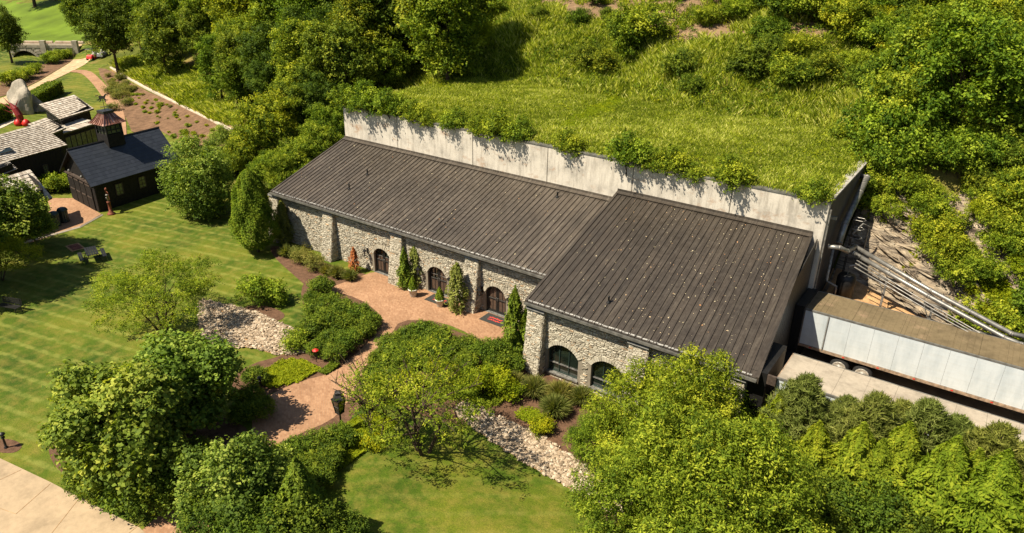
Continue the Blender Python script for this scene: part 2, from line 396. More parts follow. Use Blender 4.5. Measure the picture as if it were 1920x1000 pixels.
# leaves:  dark, typical, bright
M_['l_maple'] = leaf_mat('big_green_leaves', (.07, .115, .016), (.19, .26, .035), (.40, .44, .075), .5, .38)
M_['l_gold'] = leaf_mat('yellow_green_leaves', (.07, .11, .008), (.205, .265, .016), (.42, .43, .035), .6, .38)
M_['l_bright'] = leaf_mat('fresh_green_leaves', (.065, .11, .008), (.185, .25, .017), (.38, .42, .035), .55, .36)
M_['l_dark'] = leaf_mat('dark_green_leaves', (0.040, 0.070, 0.007), (0.092, 0.141, 0.012), (0.185, 0.230, 0.020), .5, .3)
M_['l_wood'] = leaf_mat('woodland_leaves', (.035, .065, .006), (.135, .185, .015), (.34, .37, .035), .55, .32, hue=.3)
M_['l_hedge'] = leaf_mat('holly_leaves', (0.046, 0.083, 0.008), (0.119, 0.173, 0.014), (0.250, 0.294, 0.025), .45, .3, hue=.15)
M_['l_lime'] = leaf_mat('lime_leaves', (0.119, 0.166, 0.006), (0.277, 0.314, 0.010), (0.448, 0.435, 0.018), .6, .4)
M_['l_pine'] = leaf_mat('pine_needles', (.075, .10, .016), (.19, .22, .045), (.36, .37, .11), .7, .35)
M_['l_col'] = leaf_mat('deep_green_sprays', (.03, .07, .006), (.10, .165, .012), (.25, .31, .025), .65, .3)
M_['l_arb'] = leaf_mat('arborvitae_sprays', (.055, .095, .006), (.17, .225, .013), (.36, .38, .028), .65, .35)
M_['l_rust'] = leaf_mat('dead_orange_foliage', (.20, .06, .02), (.38, .13, .045), (.5, .24, .1), .7, .2)
M_['l_grass'] = leaf_mat('tall_grass_blades', (.10, .145, .010), (.37, .42, .030), (.68, .65, .18), .75, .45, hue=.0)
M_['l_reed'] = leaf_mat('ornamental_grass', (.08, .10, .018), (.19, .20, .045), (.34, .30, .09), .7, .4)
M_['l_hill'] = leaf_mat('hillside_leaves', (.050, .095, .008), (.175, .24, .016), (.38, .42, .035), .55, .34, hue=.28)

# ------------------------------------------------------------------ foliage
def unit(a): return a/(np.linalg.norm(a, axis=-1, keepdims=True)+1e-9)
def leaf_quads(P, N, size, asp=.55, r=RNG, fold=.12, T=None, k=4):
    n = len(P); N = unit(N)
    if T is None: T = r.normal(size=(n, 3))
    T = unit(T-(T*N).sum(1, keepdims=True)*N); B = np.cross(N, T)
    s = np.asarray(size, float).reshape(-1, 1)*np.ones((n, 1))*(.65+.7*r.random((n, 1)))
    V = np.stack([P-T*s*.5, P+B*s*asp*.5+N*s*fold, P+T*s*.5-N*s*fold, P-B*s*asp*.5+N*s*fold], 1)
    return V
def clump_leaves(C_, Rr, n, size, r, asp=.55, flat_=.75, up=.55, droop=0.0, shell=.72, tw=7):
    """twigs of a few leaves each, spread over the outside of leaf clumps C_ (k,3) of radius Rr (k,)"""
    k = len(C_); w = Rr**2; m_ = n//tw; idx = r.choice(k, m_, p=w/w.sum())
    d = unit(r.normal(size=(m_, 3))); d[:, 2] = np.where(d[:, 2] < -.45, -d[:, 2], d[:, 2])
    f = shell-.1+(1.05-shell)*r.random(m_)**.6; inner = r.random(m_) < .15; f[inner] *= .6
    P = C_[idx]+d*(Rr[idx]*f)[:, None]*np.array([1, 1, flat_])
    D = unit(d+np.array([0, 0, .35-droop])+r.normal(size=(m_, 3))*.45)
    N = d*.45+np.array([0, 0, up])+r.normal(size=(m_, 3))*.38
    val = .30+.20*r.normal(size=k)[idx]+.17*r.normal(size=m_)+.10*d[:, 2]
    P, D, N, val = [np.repeat(a, tw, 0) for a in (P, D, N, val)]; q = np.tile(np.arange(tw), m_)[:, None]; nn = m_*tw
    P = P+D*size*(q*.42)+r.normal(size=(nn, 3))*size*.42
    T = D*.6+r.normal(size=(nn, 3))*.7
    if droop: T = T+np.array([0, 0, -droop*1.2])
    N = N+r.normal(size=(nn, 3))*.33
    V = leaf_quads(P, N, size, asp, r, T=T)
    return V, np.clip(val+.16*r.normal(size=nn)+.03*q[:, 0], 0, 1)
def envelope(nc, rx, ry, rz, r, low=-.5, inner=.35, lump=.22):
    d = unit(r.normal(size=(nc*3, 3))); d = d[d[:, 2] > low][:nc]
    ph = r.random(3)*6.28; th = np.arctan2(d[:, 1], d[:, 0])
    m_ = 1+lump*(np.sin(2*th+ph[0])+.7*np.sin(3*th+ph[1]+d[:, 2]*2)+.5*np.sin(5*th+ph[2]))/1.5
    f = inner+(1-inner)*r.random(len(d))**.45
    return d*f[:, None]*m_[:, None]*np.array([rx, ry, rz])
KINDS = {}
def kind(name, oname, root_parts, H0, cat):
    KINDS[name] = dict(parts=root_parts, H=H0, cat=cat, name=oname, proto=None)
def put(kn, base, s=1.0, rz=None, label=None, group=None, sz=None, tilt=0):
    K = KINDS[kn]; base = tuple(float(c) for c in base)
    if K['proto'] is None:
        root = empty(K['name'])
        for pn, me in K['parts']: link(pn, me, root)
        K['proto'] = root
    else: root = copy_tree(K['proto'])
    root.location = base; root.rotation_euler = (tilt*random.uniform(-1, 1), tilt*random.uniform(-1, 1), random.uniform(0, 6.28) if rz is None else rz)
    root.scale = (s, s, s*(sz or 1))
    for k_ in ('group',):
        if k_ in root: del root[k_]
    tag(root, label, K['cat'], group); return root
def putc(kn, u, v, s=1.0, **kw):
    """stand a plant so that the middle of its crown shows at this spot of the photograph"""
    h = KINDS[kn]['H']*s*(kw.get('sz') or 1); return put(kn, at(u, v, h), s, **kw)
def broad(name, oname, leafm, rx, rz, H0, nc, cr, nl, leaf, seed, cat='tree', ry=None, asp=.55, trunk=.18, stems=1, low=-.45, bark='bark', droop=0.0, flat_=.8, up=.6, parts=('trunk', 'crown'), inner=.35, lump=.22, dead=0, thr=0.0):
    r = np.random.default_rng(seed); ry = ry or rx
    C_ = envelope(nc, rx-cr*.6, ry-cr*.6, rz-cr*.5, r, low, inner, lump); C_[:, 2] += H0
    Rr = cr*(.65+.7*r.random(len(C_)))
    V, val = clump_leaves(C_, Rr, nl, leaf, r, asp, flat_, up, droop)
    if thr:                                           # thin out to let the ground show
        k = r.random(len(V)) > thr*(.5+.5*np.sin(V[:, 0, 0]*2.1+seed)*np.sin(V[:, 0, 1]*2.3)); V = V[k]; val = val[k]
    crown = quad_mesh(name+'_crown', V, M_[leafm], val)
    t = MB(); rs = random.Random(seed)
    for s_ in range(stems):
        a = 6.28*s_/max(1, stems)+rs.random(); off = .18*(stems > 1)
        b0 = np.array([math.cos(a)*off, math.sin(a)*off, -.3]); top = np.array([math.cos(a)*rx*.28*(stems > 1), math.sin(a)*rx*.28*(stems > 1), H0-rz*.35])
        t.tube([b0, b0*.6+top*.4+np.array([rs.uniform(-.1, .1), rs.uniform(-.1, .1), 0]), top], [trunk*1.2, trunk*.85, trunk*.6], 8)
        idx = list(range(s_, len(C_), stems)); rs.shuffle(idx)
        for i in idx[:max(6, 26//stems)]:
            c = C_[i]; md = top*.55+c*.45+np.array([0, 0, -rz*.10]); k = rs.uniform(.3, .75)
            st = b0*(1-k)*.5+top*(1-(1-k)*.5)
            t.tube([st, md, c], [trunk*.5, trunk*.25, trunk*.06], 5, False)
    for s_ in range(dead):                           # bare pale limbs
        a = rs.random()*6.28; p = np.array([0, 0, H0-rz*.3]); q = p+np.array([math.cos(a)*rx*.8, math.sin(a)*rx*.8, rz*rs.uniform(.2, 1.1)])
        t.tube([p, (p+q)/2+np.array([0, 0, .2]), q], [.06, .04, .015], 5, False)
        for j in range(5):
            b = p*(1-.5-.1*j)+q*(.5+.1*j); t.tube([b, b+np.array([rs.uniform(-.8, .8), rs.uniform(-.8, .8), rs.uniform(.1, .8)])], [.022, .008], 4, False)
    trunkm = t.mesh(name+'_trunk', M_[bark])
    kind(name, oname, [(parts[0], trunkm), (parts[1], crown)], H0, cat)
def conifer(name, oname, leafm, R_, H_, nl, leaf, seed, cat='tree', dense=True, zb=.1, pw=.9, asp=.4, whorl=0.0, parts=('trunk', 'foliage'), lump=.16, H0=None):
    r = np.random.default_rng(seed); t = r.random(nl)**.75             # 0 base .. 1 tip
    th = r.random(nl)*6.28; ph = r.random(4)*6.28
    prof = (1-t**1.25)**pw*(.55+.45*np.minimum(1, t*6))
    m_ = 1+lump*(np.sin(3*th+ph[0]+t*7)+np.sin(5*th+ph[1]-t*11)+np.sin(9*th+t*23+ph[2]))/1.6
    if whorl: m_ *= 1+whorl*np.sin(t*H_*5.5+np.sin(th*3+ph[3]))
    f = .62+.42*r.random(nl)**.7
    rad_ = R_*prof*m_*f; zz = H_*(zb+(1-zb)*t)
    P = np.stack([np.cos(th)*rad_, np.sin(th)*rad_, zz+r.normal(size=nl)*.05-.10*rad_], 1)
    out = np.stack([np.cos(th), np.sin(th), 0*th], 1)
    T = out+np.array([0, 0, .55 if dense else .25])+r.normal(size=(nl, 3))*.35
    N = out*.5+np.array([0, 0, .8])+r.normal(size=(nl, 3))*.4
    V = leaf_quads(P, N, leaf, asp, r, T=T)
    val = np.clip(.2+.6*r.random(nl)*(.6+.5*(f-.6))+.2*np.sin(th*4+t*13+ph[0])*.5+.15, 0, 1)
    cr = quad_mesh(name+'_foliage', V, M_[leafm], val)
    tr = MB(); tr.tube([(0, 0, -.3), (0, 0, H_*.9)], [.05*R_+.05, .02], 7); trm = tr.mesh(name+'_stem', M_['bark'])
    kind(name, oname, [(parts[0], trm), (parts[1], cr)], H0 if H0 is not None else H_*.5, cat)
def pine(name, oname, leafm, R_, H_, nb, seed, nl_each=30, leaf=.34, cat='tree'):
    """pine: whorled branches ending in upright needle tufts"""
    r = np.random.default_rng(seed); P = []; D = []; tr = MB(); tr.tube([(0, 0, -.3), (0, 0, H_*.95)], [.14, .03], 7)
    for i in range(nb):
        t = (i+.5)/nb; t = t**.8; th = i*2.4+r.random()*.5; L = R_*(1-t)**.8*(.75+.5*r.random())+.15
        b = np.array([0, 0, H_*(.10+.86*t)]); d = np.array([math.cos(th), math.sin(th), .22+.5*t]); d /= np.linalg.norm(d)
        tr.tube([b, b+d*L], [.035, .012], 4, False)
        nt_ = max(2, int(L*4.5))
        for j in range(nt_):
            q = b+d*L*(.35+.65*(j+1)/nt_); side = np.cross(d, (0, 0, 1))*r.uniform(-1, 1)*.45*L*(1-.6*j/nt_)
            P.append(q+side+np.array([0, 0, .05])); D.append(d*.7+side*.8+np.array([0, 0, .75]))
    P.append(np.array([0, 0, H_])); D.append(np.array([0, 0, 1.]))
    P = np.repeat(np.array(P), nl_each, 0); D = np.repeat(np.array(D), nl_each, 0); n = len(P)
    T = unit(unit(D)+r.normal(size=(n, 3))*.42); Q = P+T*leaf*.55+r.normal(size=(n, 3))*.06
    V = leaf_quads(Q, r.normal(size=(n, 3)), leaf, .11, r, fold=.03, T=T)
    val = np.clip(.15+.55*r.random(n)+.15*r.normal(size=n//nl_each).repeat(nl_each), 0, 1)
    kind(name, oname, [('trunk', tr.mesh(name+'_trunk', M_['bark'])), ('needles', quad_mesh(name+'_needles', V, M_[leafm], val))], H_*.55, cat)
def shrub(name, oname, leafm, R_, H_, nc, cr, nl, leaf, seed, cat='shrub', **k):
    broad(name, oname, leafm, R_, H_*.55, H_*.46, nc, cr, nl, leaf, seed, cat, trunk=.035, stems=4, low=k.pop('low', -.6), parts=('stem', 'foliage'), **k)
def grass_clump(name, oname, leafm, R_, H_, n, seed, cat='grass clump', w=.025):
    r = np.random.default_rng(seed); th = r.random(n)*6.28; f = r.random(n)**.6
    b = np.stack([np.cos(th)*f*R_*.3, np.sin(th)*f*R_*.3, 0*th], 1); L = H_*(.6+.6*r.random(n))
    o = np.stack([np.cos(th)*f*R_, np.sin(th)*f*R_, L*(.55+.5*(1-f))], 1)+r.normal(size=(n, 3))*.08
    md = (b+o)/2+np.array([0, 0, 1.])*(L*.22)[:, None]; s = unit(np.cross(o-b, r.normal(size=(n, 3))))*w
    V = np.concatenate([np.stack([b-s, b+s, md+s, md-s], 1), np.stack([md-s, md+s, o+s*.2, o-s*.2], 1)]); val = np.tile(r.random(n), 2)
    kind(name, oname, [('blades', quad_mesh(name, V, M_[leafm], val))], H_*.4, cat)

broad('maple', 'broadleaf_tree', 'l_maple', 3.5, 3.3, 3.7, 105, .82, 36000, .24, 11, asp=.8, trunk=.20, inner=.35, lump=.25, low=-.8, flat_=.62)
broad('maple2', 'broadleaf_tree', 'l_maple', 2.7, 2.7, 3.1, 85, .60, 22000, .185, 12, asp=.65, flat_=.65, trunk=.13, inner=.3, low=-.8)
broad('locust', 'honey_locust_tree', 'l_gold', 5.1, 2.3, 3.3, 190, .54, 34000, .12, 13, asp=.5, trunk=.09, stems=6, low=-.45, flat_=.5, inner=.2, thr=.3)
broad('airy', 'sparse_tree', 'l_gold', 4.4, 2.5, 3.6, 120, .48, 14000, .12, 14, asp=.5, trunk=.10, stems=4, low=-.8, dead=9, flat_=.6, thr=.35)
broad('bright', 'ash_tree', 'l_bright', 4.1, 3.7, 4.2, 230, .54, 66000, .155, 15, asp=.38, trunk=.17, stems=2, droop=.5, inner=.3, lump=.22, low=-.7)
broad('bright2', 'ash_tree', 'l_bright', 3.3, 3.1, 3.6, 170, .48, 42000, .145, 16, asp=.4, trunk=.14, droop=.5, inner=.3, lump=.28, low=-.7)
broad('woodA', 'woodland_tree', 'l_wood', 4.4, 6.0, 6.6, 180, .85, 32000, .25, 21, asp=.7, trunk=.26, low=-.9, inner=.35)
broad('woodB', 'woodland_tree', 'l_hill', 3.7, 6.4, 7.0, 170, .75, 28000, .23, 22, asp=.75, trunk=.24, inner=.35, low=-.9)
broad('woodC', 'woodland_tree', 'l_hill', 3.4, 3.6, 4.0, 130, .62, 24000, .19, 23, asp=.6, trunk=.16, low=-.9)
broad('woodD', 'woodland_tree', 'l_dark', 4.2, 5.6, 6.8, 150, .85, 26000, .25, 24, asp=.7, trunk=.26, low=-.85)
broad('sumac', 'feathery_tree', 'l_lime', 3.0, 2.4, 3.0, 80, .7, 14000, .28, 25, asp=.2, trunk=.10, droop=.4, low=-.6)
shrub('hillA', 'hillside_shrub', 'l_hill', 2.1, 3.0, 80, .44, 13000, .15, 31, asp=.7, lump=.35)
shrub('hillB', 'hillside_shrub', 'l_wood', 1.7, 2.0, 55, .38, 8500, .14, 32, asp=.6, lump=.35)
shrub('hillC', 'hillside_shrub', 'l_gold', 1.7, 1.7, 60, .34, 8500, .12, 33, asp=.6, lump=.4)
shrub('hillD', 'hillside_shrub', 'l_dark', 1.5, 2.6, 50, .40, 8500, .15, 331, asp=.8, lump=.35)
shrub('hillE', 'hillside_shrub', 'l_lime', 1.9, 1.5, 55, .36, 8500, .17, 332, asp=.3, lump=.45, droop=.2)
broad('bare', 'half_bare_tree', 'l_gold', 2.4, 2.0, 2.4, 45, .4, 1500, .11, 77, asp=.5, trunk=.06, stems=3, low=-.3, dead=14, thr=.2)
shrub('hedge', 'holly_shrub', 'l_hedge', 1.15, 1.5, 44, .30, 7500, .10, 34, asp=.6, flat_=.9, inner=.55, lump=.12)
shrub('hedge2', 'holly_shrub', 'l_hedge', 1.0, 1.2, 36, .28, 5500, .10, 35, asp=.6, flat_=.9, inner=.5, lump=.15)
shrub('lime', 'lime_green_shrub', 'l_lime', .9, .9, 30, .25, 3500, .11, 36, asp=.5)
shrub('overhang', 'parapet_shrub', 'l_bright', 1.15, 1.7, 34, .36, 4800, .13, 37, asp=.6, lump=.35)
shrub('gardenbush', 'garden_bush', 'l_bright', 1.2, 1.5, 30, .40, 4000, .15, 38, asp=.55, lump=.3)
shrub('brownbush', 'brown_perennial_clump', 'l_reed', .8, .9, 30, .24, 2800, .12, 39, cat='perennial', asp=.3)
broad('bigbush', 'large_round_bush', 'l_maple', 2.9, 3.5, 3.1, 200, .62, 34000, .17, 40, 'bush', asp=.6, inner=.5, lump=.12, low=-1, trunk=.06, stems=4, parts=('stem', 'foliage'))
shrub('roundbush', 'clipped_round_bush', 'l_dark', 1.9, 2.8, 90, .42, 16000, .11, 41, asp=.6, flat_=.95, inner=.75, lump=.05)
conifer('column', 'columnar_arborvitae', 'l_col', 1.85, 6.9, 36000, .16, 51, pw=.42, lump=.13)
conifer('arb', 'golden_arborvitae', 'l_arb', 1.9, 5.6, 17000, .24, 52, pw=.85, whorl=.16, lump=.2)
conifer('cone_dark', 'dwarf_spruce', 'l_hedge', 1.0, 3.0, 9000, .13, 53, pw=.9, lump=.12)
conifer('wallcone', 'slim_juniper', 'l_hedge', .52, 3.1, 4200, .15, 54, cat='shrub', pw=.7, lump=.3, whorl=.2, zb=.03)
conifer('wallcone2', 'slim_juniper', 'l_pine', .60, 3.2, 4200, .15, 55, cat='shrub', pw=.6, lump=.4, whorl=.15, zb=.03)
conifer('deadcone', 'dead_orange_juniper', 'l_rust', .42, 2.0, 1300, .15, 56, cat='shrub', pw=.7, lump=.4, zb=.05)
pine('pine', 'pine_tree', 'l_pine', 2.3, 5.9, 120, 57)
pine('pine2', 'pine_tree', 'l_pine', 2.0, 5.2, 100, 58)
grass_clump('reed', 'ornamental_grass', 'l_reed', .75, .9, 900, 61)
grass_clump('reedbig', 'ornamental_grass', 'l_reed', 1.15, 1.3, 1900, 62, w=.02)

def blades_over(name, mask_pts, n, hmin, hmax, m_, r, w=.035, z=None, k=5, lean=.5, patch=.35):
    """tufts of grass blades standing on the terrain at the given points"""
    P = mask_pts[r.choice(len(mask_pts), n)]; P = P+r.uniform(-.5, .5, P.shape)
    zz = G(P[:, 0], P[:, 1]) if z is None else np.full(len(P), z)
    base = np.concatenate([P, zz[:, None]], 1); base = np.repeat(base, k, 0); N = len(base)
    base[:, :2] += r.normal(size=(N, 2))*.11
    pn = np.sin(P[:, 0]*.9+np.sin(P[:, 1]*.7)*2)*np.sin(P[:, 1]*1.1+np.sin(P[:, 0]*.5)*2)+.6*np.sin(P[:, 0]*.31-P[:, 1]*.27)
    hs = np.repeat(np.clip(1+patch*pn, .3, 1.7), k)*(hmin+(hmax-hmin)*r.random(N))
    d = r.normal(size=(N, 3)); d[:, 2] = 0; d = unit(d); o = base+d*(hs*lean*(.35+.65*r.random(N)))[:, None]*np.array([1, 1, 0])+np.array([0, 0, 1.])*hs[:, None]
    s = unit(np.cross(o-base, r.normal(size=(N, 3))))*(w*(.6+.8*r.random(N)))[:, None]
    md = (base*.45+o*.55)+np.array([0, 0, .12])*hs[:, None]
    V = np.stack([base-s*.5, md-s, o, md+s], 1)
    val = np.clip(.34+.30*r.normal(size=N)+np.repeat(.16*pn+.22*r.normal(size=len(P)), k), 0, 1)
    me = quad_mesh(name, V, m_, val)
    me.polygons.foreach_set('use_smooth', np.zeros(N, bool)); return me
def poly_pts(poly, step=.5):
    A = np.array([p[:2] for p in poly]); gx, gy = np.meshgrid(np.arange(A[:, 0].min(), A[:, 0].max(), step), np.arange(A[:, 1].min(), A[:, 1].max(), step))
    g = np.stack([gx.ravel(), gy.ravel()], 1); return g[inside(g, A)]
def px_poly(px, n=2, h=0.0): return [at(u, v, h)[:2] for u, v in (smooth_poly(px, n) if n else px)]

# ------------------------------------------------------------------ the ground
def grid_axis(lo, hi, flo, fhi, fine, coarse):
    a = list(np.arange(flo, fhi, fine)); x = flo; st = fine
    L = []
    while x > lo: st = min(st*1.15, coarse); x -= st; L.append(x)
    x = a[-1]; st = fine; H = []
    while x < hi: st = min(st*1.15, coarse); x += st; H.append(x)
    return np.array(L[::-1]+a+H)
gx = grid_axis(-900, 500, -70, 32, .5, 30); gy = grid_axis(-300, 900, -34, 48, .5, 30)
XX, YY = np.meshgrid(gx, gy); ZZ = G(XX, YY); n_x, n_y = len(gx), len(gy)
V = np.stack([XX, YY, ZZ], -1).reshape(-1, 3)
i = np.arange(n_y-1)[:, None]*n_x+np.arange(n_x-1)[None]; Fc = np.stack([i, i+1, i+n_x+1, i+n_x], -1).reshape(-1, 4)
me = bpy.data.meshes.new('terrain'); me.vertices.add(len(V)); me.vertices.foreach_set('co', V.astype(np.float32).ravel())
me.loops.add(Fc.size); me.loops.foreach_set('vertex_index', Fc.astype(np.int32).ravel())
me.polygons.add(len(Fc)); me.polygons.foreach_set('loop_start', np.arange(len(Fc), dtype=np.int32)*4)
me.materials.append(M_['lawn']); me.materials.append(M_['wild']); me.materials.append(M_['rock'])
cx = V[Fc].mean(1); zc = cx[:, 2]
rk = ((cx[:, 0] > 13.3) & (cx[:, 0] < 26) & (cx[:, 1] > 8.5) & (cx[:, 1] < 19) & (zc < 8.5))
hill = ((cx[:, 0] > -36) & (cx[:, 1] > 8.3)) | (zc > .55)
me.polygons.foreach_set('material_index', hill.astype(np.int32)+rk.astype(np.int32)); me.update(calc_edges=True); me.shade_smooth()
tag(link('terrain', me), kind='structure')

SHN = [0]
def sheet(name, px, off, m_, step=1.0, sm=2, kd='structure', world=None):
    SHN[0] += 1; off = off+.0013*(SHN[0] % 7)
    poly = world if world is not None else px_poly(px, sm)
    o = link(name, drape(name, poly, off, M_[m_], step)); tag(o, kind=kd); return o, poly
# planting beds (bark mulch) under the shrubs
sheet('planting_bed', [(505, 458), (560, 470), (640, 508), (706, 516), (655, 545), (600, 560), (555, 520), (510, 480)], .010, 'mulch')
sheet('planting_bed', [(590, 500), (655, 540), (725, 600), (710, 640), (650, 690), (595, 725), (520, 730), (470, 760), (430, 760), (440, 690), (560, 660), (575, 590), (560, 545)], .010, 'mulch')
sheet('planting_bed', [(700, 600), (790, 590), (870, 630), (945, 640), (1000, 680), (1100, 730), (1180, 800), (1180, 900), (1090, 870), (960, 790), (860, 800), (760, 770), (700, 740), (650, 790), (620, 870), (600, 930), (640, 1040), (400, 1040), (420, 960), (500, 850), (580, 800), (640, 770), (670, 700), (690, 650)], .010, 'mulch')
sheet('planting_bed', [(85, 820), (200, 760), (450, 780), (480, 840), (430, 900), (330, 940), (260, 965), (170, 920), (100, 880)], .010, 'mulch')
sheet('planting_bed', [(1150, 820), (1200, 900), (1500, 820), (1940, 960), (2100, 1300), (1300, 1300), (1180, 1100), (1120, 950)], .012, 'mulch')
sheet('tree_ring', [(770, 880), (800, 866), (838, 880), (835, 902), (800, 912), (772, 900)], .014, 'mulch', .5)
sheet('planting_bed', [(0, 822), (30, 826), (44, 836), (30, 850), (0, 850), (-30, 840)], .014, 'mulch', .5)
# the brick terrace and path
BR = [(604, 545), (668, 522), (703, 509), (722, 515), (817, 549), (923, 587), (985, 610), (975, 640), (930, 652), (905, 645), (860, 615), (800, 600), (750, 602), (735, 625), (700, 660), (680, 700), (665, 735), (645, 765), (620, 790), (560, 815), (515, 838), (480, 838), (470, 800), (482, 762), (510, 738), (565, 715), (625, 700), (668, 665), (712, 620), (722, 600), (690, 570), (650, 552)]
sheet('brick_path', BR, .022, 'brick', .8, 1)
sheet('brick_path', [(385, 850), (470, 812), (500, 850), (470, 905), (430, 1010), (330, 1060), (250, 1010), (300, 965), (360, 930)], .018, 'brick', .8, 1)
sheet('concrete_walk', [(-200, 780), (0, 860), (95, 905), (200, 960), (262, 990), (300, 1030), (260, 1110), (-100, 1110), (-300, 950)], .020, 'walk', 1.5, 0)
mb = MB()
for (a, b) in [((40, 882), (-30, 915)), ((95, 908), (30, 965)), ((30, 965), (-40, 940)), ((150, 934), (90, 1010)), ((262, 985), (230, 1010))]:
    p, q = at(*a), at(*b); d = unit(q-p); n_ = np.array([-d[1], d[0], 0])*.010; z = np.array([0, 0, .034]); mb.add([p-n_+z, q-n_+z, q+n_+z, p+n_+z], [(0, 1, 2, 3)])
tag(mb.build('walk_joint', M_['dirt']), kind='structure')
# dry creek beds
CR1 = [(372, 560), (400, 566), (470, 582), (540, 610), (585, 640), (570, 665), (520, 668), (470, 650), (420, 655), (380, 640), (372, 600)]
CR2 = [(870, 745), (905, 770), (960, 795), (1010, 815), (1060, 850), (1110, 880), (1200, 905), (1240, 960), (1180, 985), (1110, 945), (1050, 905), (985, 870), (930, 832), (880, 800), (850, 775)]
_, c1 = sheet('creek_bed', CR1, .014, 'dirt', .7); _, c2 = sheet('creek_bed', CR2, .014, 'dirt', .7)
def pebbles(poly, n, smin, smax, r, name='pebble'):
    base = bmesh.new(); bmesh.ops.create_icosphere(base, subdivisions=1, radius=1); bv = np.array([v.co[:] for v in base.verts]); bf = np.array([[v.index for v in f.verts] for f in base.faces]); base.free()
    g = poly_pts(poly, .2); P = g[r.choice(len(g), n)]+r.uniform(-.12, .12, (n, 2)); z = G(P[:, 0], P[:, 1])
    s = (smin+(smax-smin)*r.random(n)**2)[:, None]*np.array([1, .75, .45])*(.7+.6*r.random((n, 3)))
    a = r.random(n)*6.28; ca, sa = np.cos(a), np.sin(a)
    v = bv[None]*s[:, None]*(1+.18*r.normal(size=(n, len(bv), 1)))
    X = v[..., 0]*ca[:, None]-v[..., 1]*sa[:, None]; Y = v[..., 0]*sa[:, None]+v[..., 1]*ca[:, None]
    co = np.stack([X+P[:, :1], Y+P[:, 1:2], v[..., 2]+z[:, None]+.02+s[:, 2:3]*.4+r.random((n, 1))*.05], -1)
    V = co[:, bf].reshape(-1, 3, 3); me = quad_mesh(name, V, M_['pebble'], np.repeat(r.random(n), len(bf)))
    return me
r = np.random.default_rng(5)
tag(link('river_pebbles', pebbles(c1, 7000, .035, .14, r)), 'cream river pebbles filling the dry creek beside the multi stemmed tree', 'pebbles', kind='stuff')
tag(link('river_pebbles', pebbles(c2, 7500, .035, .14, r)), 'cream river pebbles filling the dry creek that curves round the small lawn', 'pebbles', kind='stuff')
# the small lawn in front
sheet('lawn_island', [(617, 950), (640, 900), (690, 850), (740, 810), (800, 790), (870, 815), (930, 845), (990, 885), (1050, 915), (1095, 940), (1120, 1000), (1090, 1100), (640, 1120), (622, 1020)], .024, 'lawn_b', .8)
sheet('soil_patch', [(930, 765), (980, 745), (1035, 765), (1040, 800), (1010, 810), (960, 790)], .016, 'mulch', .5)
sheet('soil_patch', [(452, 575), (500, 572), (540, 590), (520, 605), (470, 598)], .016, 'mulch', .5)
# far left: gravel drive, brick path, mulch slope, stream bank
sheet('gravel_drive', [(-60, 205), (0, 186), (60, 162), (120, 125), (165, 98), (178, 100), (166, 118), (140, 132), (110, 146), (60, 172), (0, 206), (-60, 232)], .05, 'gravel_road', 2, 1)
sheet('curving_path', [(140, 131), (168, 133), (182, 143), (212, 175), (228, 200), (236, 225), (238, 262), (222, 262), (214, 225), (202, 198), (180, 165), (163, 146), (150, 137), (128, 136)], .06, 'brick', 1.5, 1)
sheet('golf_lawn', [(-60, 4), (110, 4), (250, 4), (230, 72), (150, 80), (60, 78), (-60, 80)], .10, 'lawn_far', 6, 0)
sheet('kerb_walk', [(-40, 246), (20, 228), (30, 222), (24, 232), (-40, 258)], .04, 'kerb', 2, 1)
sheet('bank_soil', [(0, 150), (40, 138), (90, 118), (140, 98), (160, 92), (165, 97), (120, 124), (60, 160), (0, 184), (-50, 190), (-50, 160)], .03, 'mulch_far', 2, 1)
sheet('slope_bed', [(178, 128), (204, 130), (260, 165), (330, 195), (425, 243), (440, 290), (330, 262), (290, 240), (250, 255), (238, 225), (214, 180)], .05, 'mulch_far', 1.5, 1)
sheet('terrace_paving', [(88, 372), (140, 372), (190, 402), (150, 425), (60, 455), (20, 465), (60, 420), (95, 395)], .02, 'brick', 1, 0)
mb = MB(); P = [at(*p)+np.array([0, 0, .03]) for p in [(10, 468), (60, 452), (150, 427), (192, 404)]]
mb.tube(P, .10, 4); tag(mb.build('terrace_kerb', M_['kerb']), kind='structure')
# stone edged drainage channel across the slope
ch = [at(u, v) for u, v in [(206, 128), (235, 146), (270, 166), (310, 186), (350, 206), (395, 228), (432, 246)]]
e = empty('drainage_channel', ch[0]); tag(e, 'pale concrete edged drainage channel cut along the planted slope', 'drain')
lo = np.array(ch[0]); up_ = unit(np.array([.35, .94, 0.]))
mb = MB()
for a, b in zip(ch[:-1], ch[1:]):
    for (d0, d1, h) in [(0, .35, .22)]:
        mb.hexa([a-lo+up_*d0-[0, 0, .4], b-lo+up_*d0-[0, 0, .4], b-lo+up_*d1-[0, 0, .4], a-lo+up_*d1-[0, 0, .4], a-lo+up_*d0+[0, 0, h], b-lo+up_*d0+[0, 0, h], b-lo+up_*d1+[0, 0, h], a-lo+up_*d1+[0, 0, h]])
mb.build('edge_kerb', M_['kerb'], e)
mb = MB()
for a, b in zip(ch[:-1], ch[1:]):
    q = [a+up_*.36, b+up_*.36, b+up_*1.7, a+up_*1.7]; q = [np.array([p[0], p[1], Gs(p[0], p[1])+.06])-lo for p in q]; mb.add(q, [(0, 1, 2, 3)])
mb.build('channel_floor', M_['bareearth'], e)
mb = MB()
for a, b in zip(ch[:-1], ch[1:]):
    q = [a+up_*1.7, b+up_*1.7, b+up_*2.3, a+up_*2.3]; q = [np.array([p[0], p[1], Gs(p[0], p[1])+.1])-lo for p in q]; mb.slab(q, .5)
mb.build('upper_edge', M_['dirt'], e)
